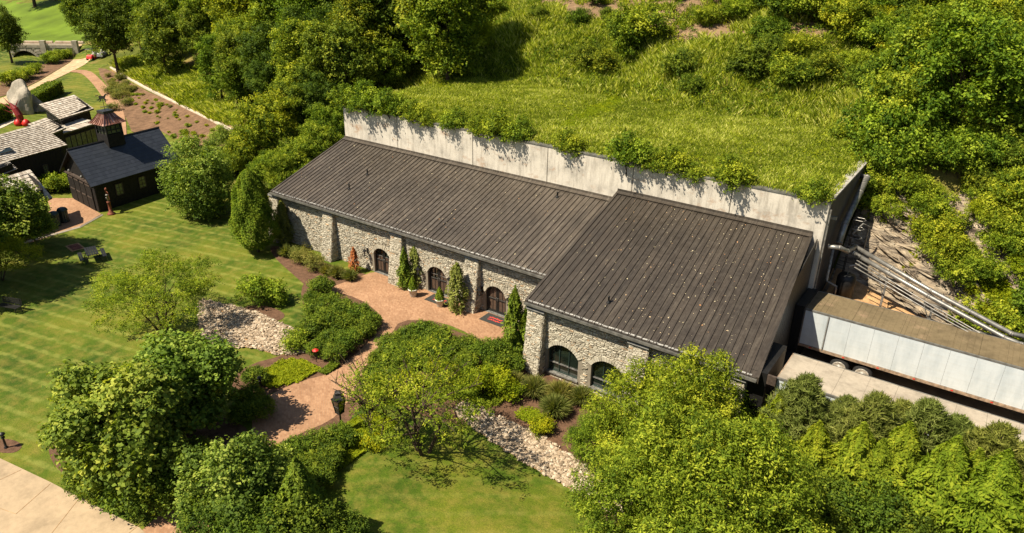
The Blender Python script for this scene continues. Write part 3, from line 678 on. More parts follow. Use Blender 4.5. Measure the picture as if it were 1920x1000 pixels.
# bare earth shelves high on the hill
BARE = []
sheet('earth_band', [(985, -30), (1120, -30), (1400, -30), (1425, 30), (1400, 70), (1330, 88), (1200, 72), (1130, 50), (1060, 28), (1010, 10)], .08, 'bareearth', 1.5)
BAND = px_poly([(985, -30), (1120, -30), (1400, -30), (1425, 30), (1400, 70), (1330, 88), (1200, 72), (1130, 50), (1060, 28), (1010, 10)], 2)
for px in [[(1010, -5), (1060, 10), (1120, 14), (1180, 30), (1290, 60), (1280, 80), (1200, 70), (1140, 50), (1060, 30)], [(1280, 55), (1340, 45), (1380, 60), (1350, 80), (1300, 76)], [(1465, 52), (1500, 38), (1560, 55), (1570, 75), (1500, 74), (1450, 66)], [(1600, 85), (1640, 100), (1650, 110), (1615, 104)], [(1675, 100), (1735, 115), (1750, 128), (1700, 125)]]:
    BARE.append(sheet('bare_earth', px, .12, 'bareearth', 1.2)[1])

# ------------------------------------------------------------------ concrete bunker with its grass roof
BX0, BX1, BY, BZ, BY1 = -26.87, 13.32, 7.89, 9.71, 27.0
bk = empty('concrete_building', (-7, BY, 0)); tag(bk, 'long concrete building dug into the hill with grass on its roof', 'building'); O = np.array([-7, BY, 0.])
js = [BX0, -20.6, -12.73, -5.93, .82, 7.58, BX1]
for a, b in zip(js[:-1], js[1:]):
    MB().box(a+.02-O[0], 0, 0, b-.02-O[0], .4, BZ, .5).build('concrete_panel', M_['concrete'], bk, bevel=.02)
mb = MB().box(BX0-O[0]+.05, .06, 0, BX1-O[0]-.05, .35, BZ-.05); mb.build('joint_backing', M_['black'], bk)
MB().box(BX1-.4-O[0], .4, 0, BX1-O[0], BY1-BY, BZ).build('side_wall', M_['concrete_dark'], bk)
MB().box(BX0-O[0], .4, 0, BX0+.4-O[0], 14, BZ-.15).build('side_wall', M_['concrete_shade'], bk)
mb = MB()
for k in range(20):
    x = BX0-O[0]-.03+k*(BX1-BX0+.06)/20; mb.box(x+.01, -.05, BZ, x+(BX1-BX0)/20-.005, .5, BZ+.09)
mb.build('coping', M_['flash'], bk)
mb = MB().box(BX1-.5-O[0], .5, BZ, BX1-O[0]+.03, BY1-BY, BZ+.1); mb.build('side_coping', M_['concrete_shade'], bk)
gr = drape('roof_soil', [(BX0+.45, BY+.5), (BX1-.5, BY+.5), (BX1-.5, BY1), (BX0+.45, BY1)], 0, M_['wild'], .7)
for v_ in gr.vertices: v_.co.z = BZ-.02+.10*math.sin(v_.co.x*.6)*math.sin(v_.co.y*.5)
tag(link('roof_ground', gr), kind='structure')

# ------------------------------------------------------------------ the stone building
def arch_prof(x0, x1, z0, zs, zt, n=12):
    """opening outline: straight jambs up to zs, a segmental arch rising to zt"""
    cx_ = (x0+x1)/2; w = (x1-x0)/2; h = zt-zs; R_ = (w*w+h*h)/(2*h); c = zt-R_; a0 = math.asin(w/R_)
    pts = [(x0, z0), (x1, z0), (x1, zs)]
    for k in range(1, n): a = a0-2*a0*k/n; pts.append((cx_+R_*math.sin(a), c+R_*math.cos(a)))
    pts.append((x0, zs)); return pts
def in_arch(x, z, op, g=0.0):
    x0, x1, z0, zs, zt = op
    if x < x0-g or x > x1+g: return False
    cx_ = (x0+x1)/2; w = (x1-x0)/2+g; h = zt-zs; ztg = zt+g; u = min(1, abs(x-cx_)/w)
    return z0-g < z < zs+(ztg-zs)*(1-u*u)
def wall_with_openings(x0, x1, z0, z1, ops, depth):
    """flat wall face in local x,z (facing -y at y=0) with real arched openings and their reveals"""
    pts = [(x0, z0), (x1, z0), (x1, z1), (x0, z1)]; ed = [(0, 1), (1, 2), (2, 3), (3, 0)]
    for op in ops:
        pr_ = arch_prof(*op); n0 = len(pts); pts += pr_; ed += [(n0+i, n0+(i+1) % len(pr_)) for i in range(len(pr_))]
    r = delaunay_2d_cdt([Vector(p) for p in pts], ed, [], 1, 1e-6); mb = MB(); V2 = [tuple(v) for v in r[0]]; fs = []
    for f in r[2]:
        c = np.mean([V2[i] for i in f], 0)
        if any(in_arch(c[0], c[1], (o[0], o[1], o[2]-.01, o[3], o[4])) for o in ops): continue
        fs.append(tuple(f))
    mb.add([(v[0], 0, v[1]) for v in V2], fs)
    for op in ops:
        p = arch_prof(*op); n = len(p)
        for i in range(1, n): a, b = p[i], p[(i+1) % n]; mb.add([(a[0], 0, a[1]), (b[0], 0, b[1]), (b[0], depth, b[1]), (a[0], depth, a[1])], [(0, 1, 2, 3)])
    return mb
def stones(mb, x0, x1, z0, z1, ops, r, tf, rowh=(.04, .095), ln=(.11, .36), proud=(.015, .06), ringw=.26):
    z = z0
    while z < z1-.02:
        h = r.uniform(*rowh); h = min(h, z1-z); x = x0+r.uniform(-.1, 0)
        while x < x1:
            L = r.uniform(*ln); xa, xb = max(x, x0), min(x+L, x1); x += L
            if xb-xa < .04: continue
            c = ((xa+xb)/2, z+h/2)
            if any(in_arch(c[0], c[1], o, ringw+.02) for o in ops): continue
            p = r.uniform(*proud); g = .012; j = lambda s_=.018: r.uniform(-s_, s_)
            q = [(xa+g+j(), z+g+j()), (xb-g+j(), z+g+j()), (xb-g+j(), z+h-g+j()), (xa+g+j(), z+h-g+j())]
            back = [tf(a, .0, b) for a, b in q]; k = .82; cxm = sum(a for a, b in q)/4; czm = sum(b for a, b in q)/4
            front = [tf(cxm+(a-cxm)*k, -p*r.uniform(.8, 1.2), czm+(b-czm)*k) for a, b in q]
            mb.add(back+front, [(4, 5, 6, 7), (0, 1, 5, 4), (1, 2, 6, 5), (2, 3, 7, 6), (3, 0, 4, 7)], r.random())
        z += h
def arch_ring(mb, op, r, tf, w=.26):
    p = arch_prof(*op, 17)[2:]; x0, x1, z0, zs, zt = op
    for i in range(len(p)-1):
        a, b = np.array(p[i]), np.array(p[i+1]); c = np.array([(x0+x1)/2, zs-.6]); na = unit(a-c); nb_ = unit(b-c); g = .012*unit(b-a)
        ww = w*r.uniform(.85, 1.12); q = [a+g, b-g, b+nb_*ww-g, a+na*ww+g]; pr_ = r.uniform(.05, .085)
        back = [tf(s[0], 0, s[1]) for s in q]; front = [tf(s[0], -pr_, s[1]) for s in q]
        mb.add(back+front, [(4, 5, 6, 7), (0, 1, 5, 4), (1, 2, 6, 5), (2, 3, 7, 6), (3, 0, 4, 7)], r.uniform(.2, .8))
RS = random.Random(3)
bd = empty('stone_building', (-13, 0, 0)); tag(bd, 'cream fieldstone building with a long brown standing seam metal roof and arched doors', 'building')
BO = np.array([-13., 0, 0])
def bl(x, y, z): return (x-BO[0], y, z)
DOORS = [(-16.05, -14.33, 0, 1.50, 2.14), (-10.72, -8.95, 0, 1.50, 2.14), (-5.56, -3.86, 0, 1.50, 2.14)]
WINS = [(1.42, 3.52, -.42, 1.02, 1.62), (4.38, 6.48, -.42, 1.02, 1.62), (8.35, 10.45, -.42, 1.02, 1.62)]
WIN2 = [(10.9, 12.9, -.42, 1.02, 1.62)]
def walls(ops, x0, x1, yw, z0, z1, seed, nm):
    mb = wall_with_openings(x0-BO[0], x1-BO[0], z0, z1, [(o[0]-BO[0], o[1]-BO[0], o[2], o[3], o[4]) for o in ops], .32)
    mb.v = [(v[0], v[1]+yw, v[2]) for v in mb.v]; w = mb.build('wall', M_['mortar'], bd)
    s = MB(); r = random.Random(seed); tf = lambda x, y, z: bl(x, yw+y, z)
    stones(s, x0, x1, z0, z1-.05, ops, r, tf)
    for o in ops: arch_ring(s, o, r, tf)
    tag(s.build('facing_stone', M_['stone'], w), kind='stuff'); return w
walls(DOORS, -26.75, .45, 0.0, -.15, 4.02, 11, 'left')
walls(WINS[:3], .30, 13.15, -3.08, -1.1, 3.72, 12, 'wing')
# wing's left flank, stone up to the lower roof, and its boarded right flank
s = MB(); r = random.Random(14); stones(s, 0, 3.05, -1.0, 3.8, [], r, lambda x, y, z: bl(.30+y, -.03-x, z))
fl = MB().box(.30-BO[0], -3.06, -1.1, .62-BO[0], 0, 3.75); fl = fl.build('flank_wall', M_['mortar'], bd); tag(s.build('facing_stone', M_['stone'], fl), kind='stuff')
mb = MB(); mb.add([bl(.45, 0, 3.7), bl(.45, BY-.05, 6.3), bl(.45, BY-.05, 7.35), bl(.45, -3.0, 3.75), bl(.45, -3.0, 3.5)], [(0, 1, 2, 3, 4)]); mb.build('upper_flank', M_['darkmetal'], bd)
mb = MB(); xe = 13.05
for k in range(26):
    y0 = -3.06+k*(BY+3.0)/26; y1 = y0+(BY+3.0)/26-.015; zt0 = 3.85+(y0+3.45)*.3165; zt1 = 3.85+(y1+3.45)*.3165
    mb.hexa([bl(xe-.05, y0, -.6), bl(xe, y0, -.6), bl(xe, y1, -.6), bl(xe-.05, y1, -.6), bl(xe-.05, y0, zt0), bl(xe, y0, zt0), bl(xe, y1, zt1), bl(xe-.05, y1, zt1)])
mb.build('side_cladding', M_['darkmetal'], bd)
MB().box(-26.70-BO[0], .02, -.1, -26.5-BO[0], BY-.05, 4.1).build('end_wall', M_['mortar'], bd)
# tapering buttresses
def buttress(xr, yw, z0, z1, w=1.08, d0=.86, d1=.26, seed=0):
    r = random.Random(100+seed); xl = xr-w
    core = MB().hexa([bl(xl, yw-d0, z0), bl(xr, yw-d0, z0), bl(xr, yw, z0), bl(xl, yw, z0), bl(xl, yw-d1, z1), bl(xr, yw-d1, z1), bl(xr, yw, z1), bl(xl, yw, z1)]).build('buttress', M_['mortar'], bd)
    dy = lambda z: -(d0+(d1-d0)*(z-z0)/(z1-z0))
    s = MB(); stones(s, xl, xr, z0, z1, [], r, lambda x, y, z: bl(x, yw+dy(z)+y, z), proud=(.01, .05))
    def side(sgn, xs):
        z = z0
        while z < z1-.03:
            h = min(r.uniform(.07, .15), z1-z); dd = -dy(z+h/2); t = 0
            while t < dd-.03:
                L = min(r.uniform(.12, .32), dd-t); p = r.uniform(.01, .05); g = .012
                q = [(-t-g, z+g), (-t-L+g, z+g), (-t-L+g, z+h-g), (-t-g, z+h-g)]
                s.add([bl(xs, yw+a, b) for a, b in q]+[bl(xs+sgn*p, yw+a, b) for a, b in q], [(4, 5, 6, 7), (0, 1, 5, 4), (1, 2, 6, 5), (2, 3, 7, 6), (3, 0, 4, 7)], r.random()); t += L
            z += h
    side(1, xr); side(-1, xl); tag(s.build('facing_stone', M_['stone'], core), kind='stuff')
    MB().hexa([bl(xl-.07, yw-d1-.16, z1), bl(xr+.07, yw-d1-.16, z1), bl(xr+.07, yw, z1), bl(xl-.07, yw, z1), bl(xl-.07, yw-d1-.12, z1+.08), bl(xr+.07, yw-d1-.12, z1+.08), bl(xr+.07, yw, z1+.16), bl(xl-.07, yw, z1+.16)]).build('cap', M_['flash'], core)
for i, xr in enumerate([-26.35, -19.95, -12.80, -5.95]): buttress(xr, 0, -.1, 3.80, seed=i)
for i, xr in enumerate([1.22, 7.85, 13.1]): buttress(xr, -3.08, -1.0, 3.52, seed=10+i, w=1.12)
# doors
def door(op, seed):
    x0, x1, z0, zs, zt = op; xm = (x0+x1)/2; y = .24; r = random.Random(seed)
    fr = MB(); out = arch_prof(x0-BO[0], x1-BO[0], z0, zs, zt, 14); inn = arch_prof(x0+.09-BO[0], x1-.09-BO[0], z0, zs-.02, zt-.09, 14)
    n = len(out)
    for i in range(1, n):
        a, b, c, d = out[i], out[(i+1) % n], inn[(i+1) % n], inn[i]
        fr.hexa([(a[0], y, a[1]), (b[0], y, b[1]), (c[0], y, c[1]), (d[0], y, d[1]), (a[0], y-.08, a[1]), (b[0], y-.08, b[1]), (c[0], y-.08, c[1]), (d[0], y-.08, d[1])])
    f = fr.build('door_frame', M_['black'], bd)
    bk_ = MB(); bk_.add([(p[0], y+.03, p[1]) for p in out], [tuple(range(n))[::-1]]); bk_.build('door_glass', M_['glass'], f)
    MB().box(x0-BO[0], -.06, -.02, x1-BO[0], y+.02, .035).build('threshold', M_['flash_pale'], f)
    def top(x):
        u = min(1, abs(x-xm)/(xm-x0-.09)); return zs-.02+(zt-.09-zs)*(1-u*u)
    for sgn in (-1, 1):
        xa, xb = (x0+.09, xm-.012) if sgn < 0 else (xm+.012, x1-.09); L = MB(); st = .10
        for (p, q) in [(xa, xa+st), (xb-st, xb)]:
            L.hexa([bl(p, y-.05, .04), bl(q, y-.05, .04), bl(q, y, .04), bl(p, y, .04), bl(p, y-.05, top(p)-.01), bl(q, y-.05, top(q)-.01), bl(q, y, top(q)-.01), bl(p, y, top(p)-.01)])
        for (za, zb) in [(.04, .20), (.98, 1.10)]: L.box(xa-BO[0]+st, y-.045, za, xb-BO[0]-st, y, zb)
        leaf = L.build('door_leaf', M_['black'], bd)
        xi0, xi1 = xa+st, xb-st; mid = (xi0+xi1)/2
        L2 = MB(); L2.box(mid-.02-BO[0], y-.03, .2, mid+.02-BO[0], y+.01, top(mid)-.06); L2.build('muntin', M_['black'], leaf)
        for (p, q) in [(xi0+.01, mid-.025), (mid+.025, xi1-.01)]:
            MB().box(p-BO[0], y-.012, .21, q-BO[0], y+.012, .975).build('lower_panel', M_['doorwood'], leaf)
            if seed != 1 or sgn > 0:
                zt_ = [top(p)-.05, top(q)-.05]
                if seed == 0: zt_ = [1.35, 1.35]
                MB().hexa([bl(p, y-.012, 1.11), bl(q, y-.012, 1.11), bl(q, y+.012, 1.11), bl(p, y+.012, 1.11), bl(p, y-.012, zt_[0]), bl(q, y-.012, zt_[1]), bl(q, y+.012, zt_[1]), bl(p, y+.012, zt_[0])]).build('upper_panel', M_['doorwood'], leaf)
        if seed <= 1: MB().box(xi0-BO[0], y-.05, 1.38, xi1-BO[0], y-.02, 1.41).build('glazing_bar', M_['flash_pale'], leaf)
        MB().box(xi0-BO[0], y-.055, 1.075, xi1-BO[0], y-.04, 1.10).build('rail_edge', M_['flash_pale'], leaf)
        hx = xb-.05 if sgn < 0 else xa+.05
        MB().tube([bl(hx, y-.05, .95), bl(hx, y-.11, .98), bl(hx, y-.11, 1.16), bl(hx, y-.05, 1.19)], .016, 6).build('handle', M_['steel'], leaf)
for i, o in enumerate(DOORS): door(o, i)
def window(op):
    x0, x1, z0, zs, zt = op; y = -3.08+.24; out = arch_prof(x0-BO[0], x1-BO[0], z0, zs, zt, 14); inn = arch_prof(x0+.07-BO[0], x1-.07-BO[0], z0+.07, zs-.02, zt-.07, 14); n = len(out); fr = MB()
    for i in range(n):
        a, b, c, d = out[i], out[(i+1) % n], inn[(i+1) % n], inn[i]
        fr.hexa([(a[0], y, a[1]), (b[0], y, b[1]), (c[0], y, c[1]), (d[0], y, d[1]), (a[0], y-.07, a[1]), (b[0], y-.07, b[1]), (c[0], y-.07, c[1]), (d[0], y-.07, d[1])])
    f = fr.build('window', M_['greenframe'], bd)
    w = x1-x0
    for k in range(3):
        xa, xb = x0+.07+k*(w-.14)/3, x0+.07+(k+1)*(w-.14)/3
        def tp(x): u = min(1, abs(x-(x0+x1)/2)/(w/2)); return zs+(zt-zs)*(1-u*u)-.06
        g = MB(); g.add([bl(xa, y-.02, z0+.05), bl(xb, y-.02, z0+.05), bl(xb, y-.02, tp(xb)), bl((xa+xb)/2, y-.02, tp((xa+xb)/2)), bl(xa, y-.02, tp(xa))], [(0, 1, 2, 3, 4)]); g.build('pane', M_['glass'], f)
        if k: mlln = MB().box(xa-.025-BO[0], y-.075, z0+.05, xa+.025-BO[0], y-.025, tp(xa)+.02); mlln.build('mullion', M_['greenframe'], f)
    MB().box(x0+.05-BO[0], y-.085, .12, x1-.05-BO[0], y-.03, .19).build('transom', M_['flash_pale'], f)
    MB().box(x0-.05-BO[0], -3.08-.10, z0-.10, x1+.05-BO[0], y-.02, z0-.01).build('sill', M_['flash_pale'], f)
for o in WINS: window(o)
# roof: every standing seam panel is a piece of its own
def roof(xa0, xa1, ya, za, xb0, xb1, yb, zb, n, m_):
    for k in range(n):
        t0, t1 = k/n, (k+1)/n
        p0 = np.array(bl(xa0+(xa1-xa0)*t0, ya, za)); p1 = np.array(bl(xa0+(xa1-xa0)*t1, ya, za)); q1 = np.array(bl(xb0+(xb1-xb0)*t1, yb, zb)); q0 = np.array(bl(xb0+(xb1-xb0)*t0, yb, zb))
        L = q0-p0; nn = np.cross(p1-p0, L); nn /= np.linalg.norm(nn); ex = (p1-p0)*.992; ex2 = (q1-q0)*.992; d = random.uniform(-.004, .004)
        sg = unit(p1-p0)*.028; h = .055
        mb = MB(); z = nn*d
        mb.add([p0+z, p0+ex+z, q0+ex2+z, q0+z, p0-nn*.03, p0+ex-nn*.03, q0+ex2-nn*.03, q0-nn*.03], [(0, 1, 2, 3), (0, 4, 5, 1), (3, 2, 6, 7), (0, 3, 7, 4), (1, 5, 6, 2)])
        a, b = p0, q0
        mb.add([a, a+sg, b+sg, b, a+nn*h, a+sg+nn*h, b+sg+nn*h, b+nn*h], [(4, 5, 6, 7), (0, 1, 5, 4), (1, 2, 6, 5), (2, 3, 7, 6), (3, 0, 4, 7)])
        mb.build('roof_panel', m_, bd)
roof(-26.90, .30, -.41, 4.21, -26.90, .30, 7.80, 6.86, 67, M_['roofL'])
roof(.0, 13.63, -3.45, 3.95, -.15, 12.60, 7.80, 7.54, 33, M_['roofR'])
def strip(name, p, q, sec, m_, parent=bd):
    """extrude a little cross-section (y,z offsets) from p to q"""
    p, q = np.array(p, float), np.array(q, float); mb = MB(); k = len(sec)
    mb.add([p+np.array([0, a, b]) for a, b in sec]+[q+np.array([0, a, b]) for a, b in sec], [tuple(range(k))[::-1], tuple(range(k, 2*k))]+[(i, (i+1) % k, (i+1) % k+k, i+k) for i in range(k)])
    return mb.build(name, M_[m_], parent)
for (xa, xb, y, z) in [(-26.95, -.02, -.41, 4.21), (-.03, 13.66, -3.45, 3.95)]:
    strip('gutter', bl(xa, y, z), bl(xb, y, z), [(-.16, -.17), (-.02, -.19), (-.02, -.03), (-.035, -.03), (-.045, -.16), (-.145, -.15), (-.155, -.02), (-.175, -.02)], 'flash')
    strip('eave_fascia', bl(xa+.02, y, z), bl(xb-.02, y, z), [(.03, -.34), (.10, -.34), (.10, -.05), (.03, -.05)], 'darkmetal')
    strip('soffit_trim', bl(xa+.05, y, z), bl(xb-.05, y, z), [(.12, -.40), (.40, -.40), (.40, -.30), (.12, -.30)], 'flash')
    mb = MB(); x = xa+.1; n = 0
    r = random.Random(int(abs(xa)*10))
    while x < xb-.3:      # crumpled eave closures between the seams
        d = r.uniform(.18, .34); p = np.array(bl(x, y+r.uniform(.02, .10), z+.035)); q = np.array(bl(x+d, y+r.uniform(.02, .10), z+.04))
        mb.add([p, q, q+[0, .07, .045], p+[0, .07, .045]], [(0, 1, 2, 3)]); x += d+r.uniform(.0, .08)
    tag(mb.build('eave_closure', M_['flash_pale'], bd), kind='stuff')
strip('ridge_flashing', bl(-26.95, 7.80, 6.86), bl(-.1, 7.80, 6.86), [(-.22, -.02), (.09, .07), (.09, .26), (.05, .26), (.03, .12), (-.24, .03)], 'roofL')
strip('ridge_flashing', bl(-.20, 7.80, 7.54), bl(12.70, 7.80, 7.54), [(-.22, -.02), (.09, .07), (.09, .26), (.05, .26), (.03, .12), (-.24, .03)], 'roofR')
def rake(x0, ya, za, x1, yb, zb, w, m_='roofR'):
    p, q = np.array(bl(x0, ya, za)), np.array(bl(x1, yb, zb)); X = np.array([w, 0, 0]); Zu = np.array([0, 0, .07]); Zd = np.array([0, 0, -.28])
    mb = MB(); mb.hexa([p+Zd, p+X+Zd, q+X+Zd, q+Zd, p+Zu, p+X+Zu, q+X+Zu, q+Zu]); mb.build('rake_trim', M_[m_], bd)
rake(-26.98, -.41, 4.21, -26.98, 7.8, 6.86, .14, 'roofL'); rake(-.08, -3.45, 3.95, -.22, 7.8, 7.54, .16); rake(13.58, -3.45, 3.95, 12.56, 7.8, 7.54, .16)
for (u, v, h, side_) in [(655, 355, .40, 'lower'), (689, 328, .40, 'upper'), (1045, 370, .35, 'small'), (1141, 568, .38, 'wing')]:
    left = side_ != 'wing'
    ya, za, k = (-.41, 4.21, 2.65/8.21) if left else (-3.45, 3.95, 3.59/11.25)
    d = ray(u, v); t = (za+k*(CAM[1]-ya)-CAM[2])/(d[2]-k*d[1]); p = CAM+d*t
    mb = MB(); mb.lathe([(.13, -.05), (.13, .03), (.06, .08), (.055, h), (.07, h), (.07, h+.04), (.03, h+.05)], 10); o = mb.build('vent_pipe', M_['black'], bd, True, loc=(p[0]-BO[0], p[1], p[2]))
# fallen leaves and grit on the roof
def scatter_on(x0, x1, ya, za, k, n, r, bias=0.0):
    x = x0+(x1-x0)*r.random(n)**(1-bias); L = (7.6-ya); y = ya+.1+L*r.random(n)
    P = np.stack([x, y, za+(y-ya)*k+.012+.02*r.random(n)], 1); N = np.array([0, -k, 1.])+r.normal(size=(n, 3))*.18
    return leaf_quads(P, N, .040+.05*r.random(n)**3, .75, r), r.random(n)
mf = leaf_mat('dry_fallen_leaves', (.50, .42, .26), (.62, .52, .34), (.55, .24, .09), .8, 0.0)
r = np.random.default_rng(9); a = scatter_on(-26.6, 0, -.41, 4.21, .3228, 330, r); b = scatter_on(.2, 12.6, -3.45, 3.95, .3191, 420, r, .35)
tag(link('fallen_leaves', quad_mesh('fallen_leaves', np.concatenate([a[0], b[0]]), mf, np.concatenate([a[1], b[1]]))), 'small dry leaves scattered over the brown metal roofs', 'fallen leaves', kind='stuff')

# ------------------------------------------------------------------ things on and around the building
def lantern(x, y, z, label):
    e = empty('wall_lantern', (x, y, z)); tag(e, label, 'lantern', 'wall lanterns beside the arched doors')
    MB().box(-.07, -.03, -.20, .07, 0, .22).build('back_plate', M_['black'], e)
    MB().tube([(0, -.02, .12), (0, -.16, .34), (0, -.30, .34), (0, -.32, .22)], .016, 6).build('bracket', M_['black'], e)
    f = MB()
    for sx in (-1, 1):
        for sy in (-1, 1): f.tube([(sx*.07, -.32+sy*.07, -.28), (sx*.11, -.32+sy*.11, .08)], .012, 4)
    f.box(-.08, -.40, -.31, .08, -.24, -.27); f.box(-.12, -.44, .07, .12, -.20, .10); f.build('cage', M_['black'], e)
    MB().lathe([(.17, .10), (.05, .24), (.02, .30)], 4, (0, -.32, 0)).build('cap', M_['black'], e)
    MB().lathe([(.06, -.27), (.09, .06)], 4, (0, -.32, 0)).build('lantern_glass', M_['flash_pale'], e)
for (x, lb) in [(-16.62, 'black wall lantern left of the leftmost arched door'), (-11.30, 'black wall lantern left of the middle arched door'), (-8.40, 'black wall lantern right of the middle arched door'), (-5.80, 'black wall lantern left of the third arched door, in the buttress shade'), (-3.40, 'black wall lantern right of the third arched door, above the juniper')]:
    lantern(x, -.06, 1.60, lb)
def doormat(u, v, ang, label, sc_=1.0):
    p = at(u, v); e = empty('door_mat', (p[0], p[1], .026), ang); tag(e, label, 'door mat', 'grey door mats with red script')
    MB().box(-.95, -.55, 0, .95, .55, .018).build('rubber_mat', M_['mat'], e, bevel=.008)
    r = random.Random(5)
    for row in (0, 1):          # two lines of flowing red script, as far as it can be read from here
        x = -.52+.10*row; mb = MB(); pts = []; y0 = .13-.27*row
        while x < .50+.08*row: pts.append((x, y0+r.choice([.10, .07, .15])*(1 if len(pts) % 2 else -.75), .021)); x += r.uniform(.045, .08)
        for a, b in zip(pts[:-1], pts[1:]):
            d = unit(np.array(b)-np.array(a)); n_ = np.array([-d[1], d[0], 0])*.020; a, b = np.array(a)-d*.01, np.array(b)+d*.01; mb.add([a-n_, b-n_, b+n_, a+n_], [(0, 1, 2, 3)])
        mb.add([(-.50, y0-.03, .0205), (.46, y0-.03, .0205), (.46, y0-.005, .0205), (-.50, y0-.005, .0205)], [(0, 1, 2, 3)])
        mb.build('red_lettering', M_['matred'], e)
doormat(824, 564, 0, 'grey door mat with red script in front of the middle arched door'); doormat(928, 601, 0, 'grey door mat with red script in front of the third arched door')
def potplant(u, v, label, s=1.0):
    p = at(u, v); e = empty('potted_topiary', (p[0], p[1], .024)); e.scale = (s,)*3; tag(e, label, 'potted plant', 'potted conifers on the brick terrace')
    MB().lathe([(.20, 0), (.22, .04), (.31, .50), (.36, .52), (.37, .60), (.32, .61), (.29, .55), (.27, .54)], 20).build('pot', M_['pot'], e, True)
    MB().lathe([(.28, .535), (.01, .55)], 16).build('soil', M_['mulch'], e)
    r = np.random.default_rng(int(u)); n = 2600; t = r.random(n)**.8; th = r.random(n)*6.28; f = .6+.45*r.random(n)**.6; rr = .33*(1-t**1.3)**.7*f*(1+.15*np.sin(th*5+t*9))
    P = np.stack([np.cos(th)*rr, np.sin(th)*rr, .56+1.0*t], 1); T = np.stack([np.cos(th), np.sin(th), .8+0*th], 1)+r.normal(size=(n, 3))*.4
    link('foliage', quad_mesh('topiary_foliage', leaf_quads(P, T+[0, 0, .5], .085, .5, r, T=T), M_['l_arb'], np.clip(.2+.6*r.random(n), 0, 1)), e)
potplant(775, 556, 'pale stone pot with a small cone conifer left of the middle mat'); potplant(825, 575, 'pale stone pot with a small cone conifer at the corner of the middle mat', .95)

# post lantern by the brick path
p = at(641, 812); e = empty('post_lantern', p); e.scale = (.9,)*3; tag(e, 'large black carriage lantern on a post beside the brick path', 'lamp post')
MB().lathe([(.12, 0), (.12, .12), (.06, .2), (.05, 1.35), (.09, 1.4), (.09, 1.45)], 12).build('post', M_['black'], e, True)
f = MB()
for sx in (-1, 1):
    for sy in (-1, 1): f.tube([(sx*.16, sy*.16, 1.45), (sx*.27, sy*.27, 2.35)], .028, 5)
f.box(-.19, -.19, 1.42, .19, .19, 1.49); f.box(-.30, -.30, 2.33, .30, .30, 2.39)
for sx in (-1, 1): f.tube([(sx*.21, -.21, 1.9), (sx*.21, .21, 1.9)], .018, 4); f.tube([(-.21, sx*.21, 1.9), (.21, sx*.21, 1.9)], .018, 4)
f.build('cage', M_['black'], e)
MB().lathe([(.42, 2.39), (.42, 2.42), (.20, 2.68), (.20, 2.78), (.25, 2.80), (.05, 2.92)], 4).build('cap', M_['darkmetal'], e)
for k in range(4):
    a = k*math.pi/2; c, s_ = math.cos(a), math.sin(a); q = [(-.15, -.155, 1.5), (.15, -.155, 1.5), (.25, -.255, 2.32), (-.25, -.255, 2.32)]
    MB().add([(x*c-y*s_, x*s_+y*c, z) for x, y, z in q], [(0, 1, 2, 3)]).build('lantern_pane', M_['glass'], e)
def bollard(u, v, label, h=.95):
    p = at(u, v); e = empty('path_light', p); tag(e, label, 'path light')
    MB().lathe([(.10, 0), (.10, .05), (.055, .09), (.05, h*.62), (.09, h*.64), (.10, h*.70)], 12).build('post', M_['black'], e, True)
    MB().lathe([(.075, h*.70), (.075, h*.86)], 12).build('lamp_glass', M_['glass'], e, True); MB().lathe([(.15, h*.86), (.13, h*.92), (.02, h)], 12).build('hood', M_['black'], e, True)
bollard(12, 840, 'black path light on the mulch patch at the left lawn edge'); bollard(490, 732, 'black path light between the big leafy tree and the brick path')
# small red shape in the shrub bed by the path
p = at(594, 680); e = empty('garden_marker', p); tag(e, 'small red marker standing among the shrubs by the brick path', 'marker')
MB().tube([(0, 0, 0), (0, 0, .75)], .02, 6).build('stake', M_['black'], e); MB().lathe([(.05, .72), (.17, .80), (.19, .86), (.06, .95)], 10).build('red_head', M_['red'], e)

# lawn: picnic table, benches at the left edge, drain grate, totem, bins
p = at(175, 487); e = empty('picnic_table', p, rad(-20)); tag(e, 'black metal picnic table with attached benches on the lawn', 'picnic table')
for k in range(5): MB().box(-.9, -.40+k*.165, .72, .9, -.40+k*.165+.14, .76).build('table_slat', M_['black'], e)
for sg in (-1, 1):
    for k in range(2): MB().box(-.9, sg*.78-.14+k*.145, .42, .9, sg*.78-.01+k*.145, .46).build('bench_slat', M_['black'], e)
for sx in (-.65, .65):
    f = MB(); f.tube([(sx, -.55, 0), (sx, -.22, .72)], .03, 5); f.tube([(sx, .55, 0), (sx, .22, .72)], .03, 5); f.tube([(sx, -.85, .40), (sx, .85, .40)], .03, 5); f.build('leg_frame', M_['black'], e)
p = at(20, 585); e = empty('park_bench', p, rad(20)); tag(e, 'dark slatted bench in the tree shade at the left edge of the lawn', 'bench')
for k in range(3): MB().box(-.8, -.22+k*.16, .43, .8, -.09+k*.16, .46).build('seat_slat', M_['black'], e)
for k in range(3): MB().box(-.8, .28+k*.02, .52+k*.14, .8, .31+k*.02, .63+k*.14).build('back_slat', M_['black'], e)
for sx in (-.68, .68):
    f = MB(); f.tube([(sx, -.2, 0), (sx, -.2, .44)], .025, 5); f.tube([(sx, .26, 0), (sx, .30, .92)], .025, 5); f.tube([(sx, -.2, .42), (sx, .28, .42)], .025, 5); f.build('leg_frame', M_['black'], e)
p = at(141, 464); e = empty('drain_grate', (p[0], p[1], 0), rad(-8)); tag(e, 'rectangular dark drain grate set in the lawn', 'drain grate')
MB().box(-.78, -.5, 0, .78, .5, .03).build('concrete_rim', M_['dirt'], e)
for k in (0, 1):
    o = MB().box(-.62+k*.64, -.36, .02, -.02+k*.64, .36, .045).build('grate_plate', M_['rust'], e)
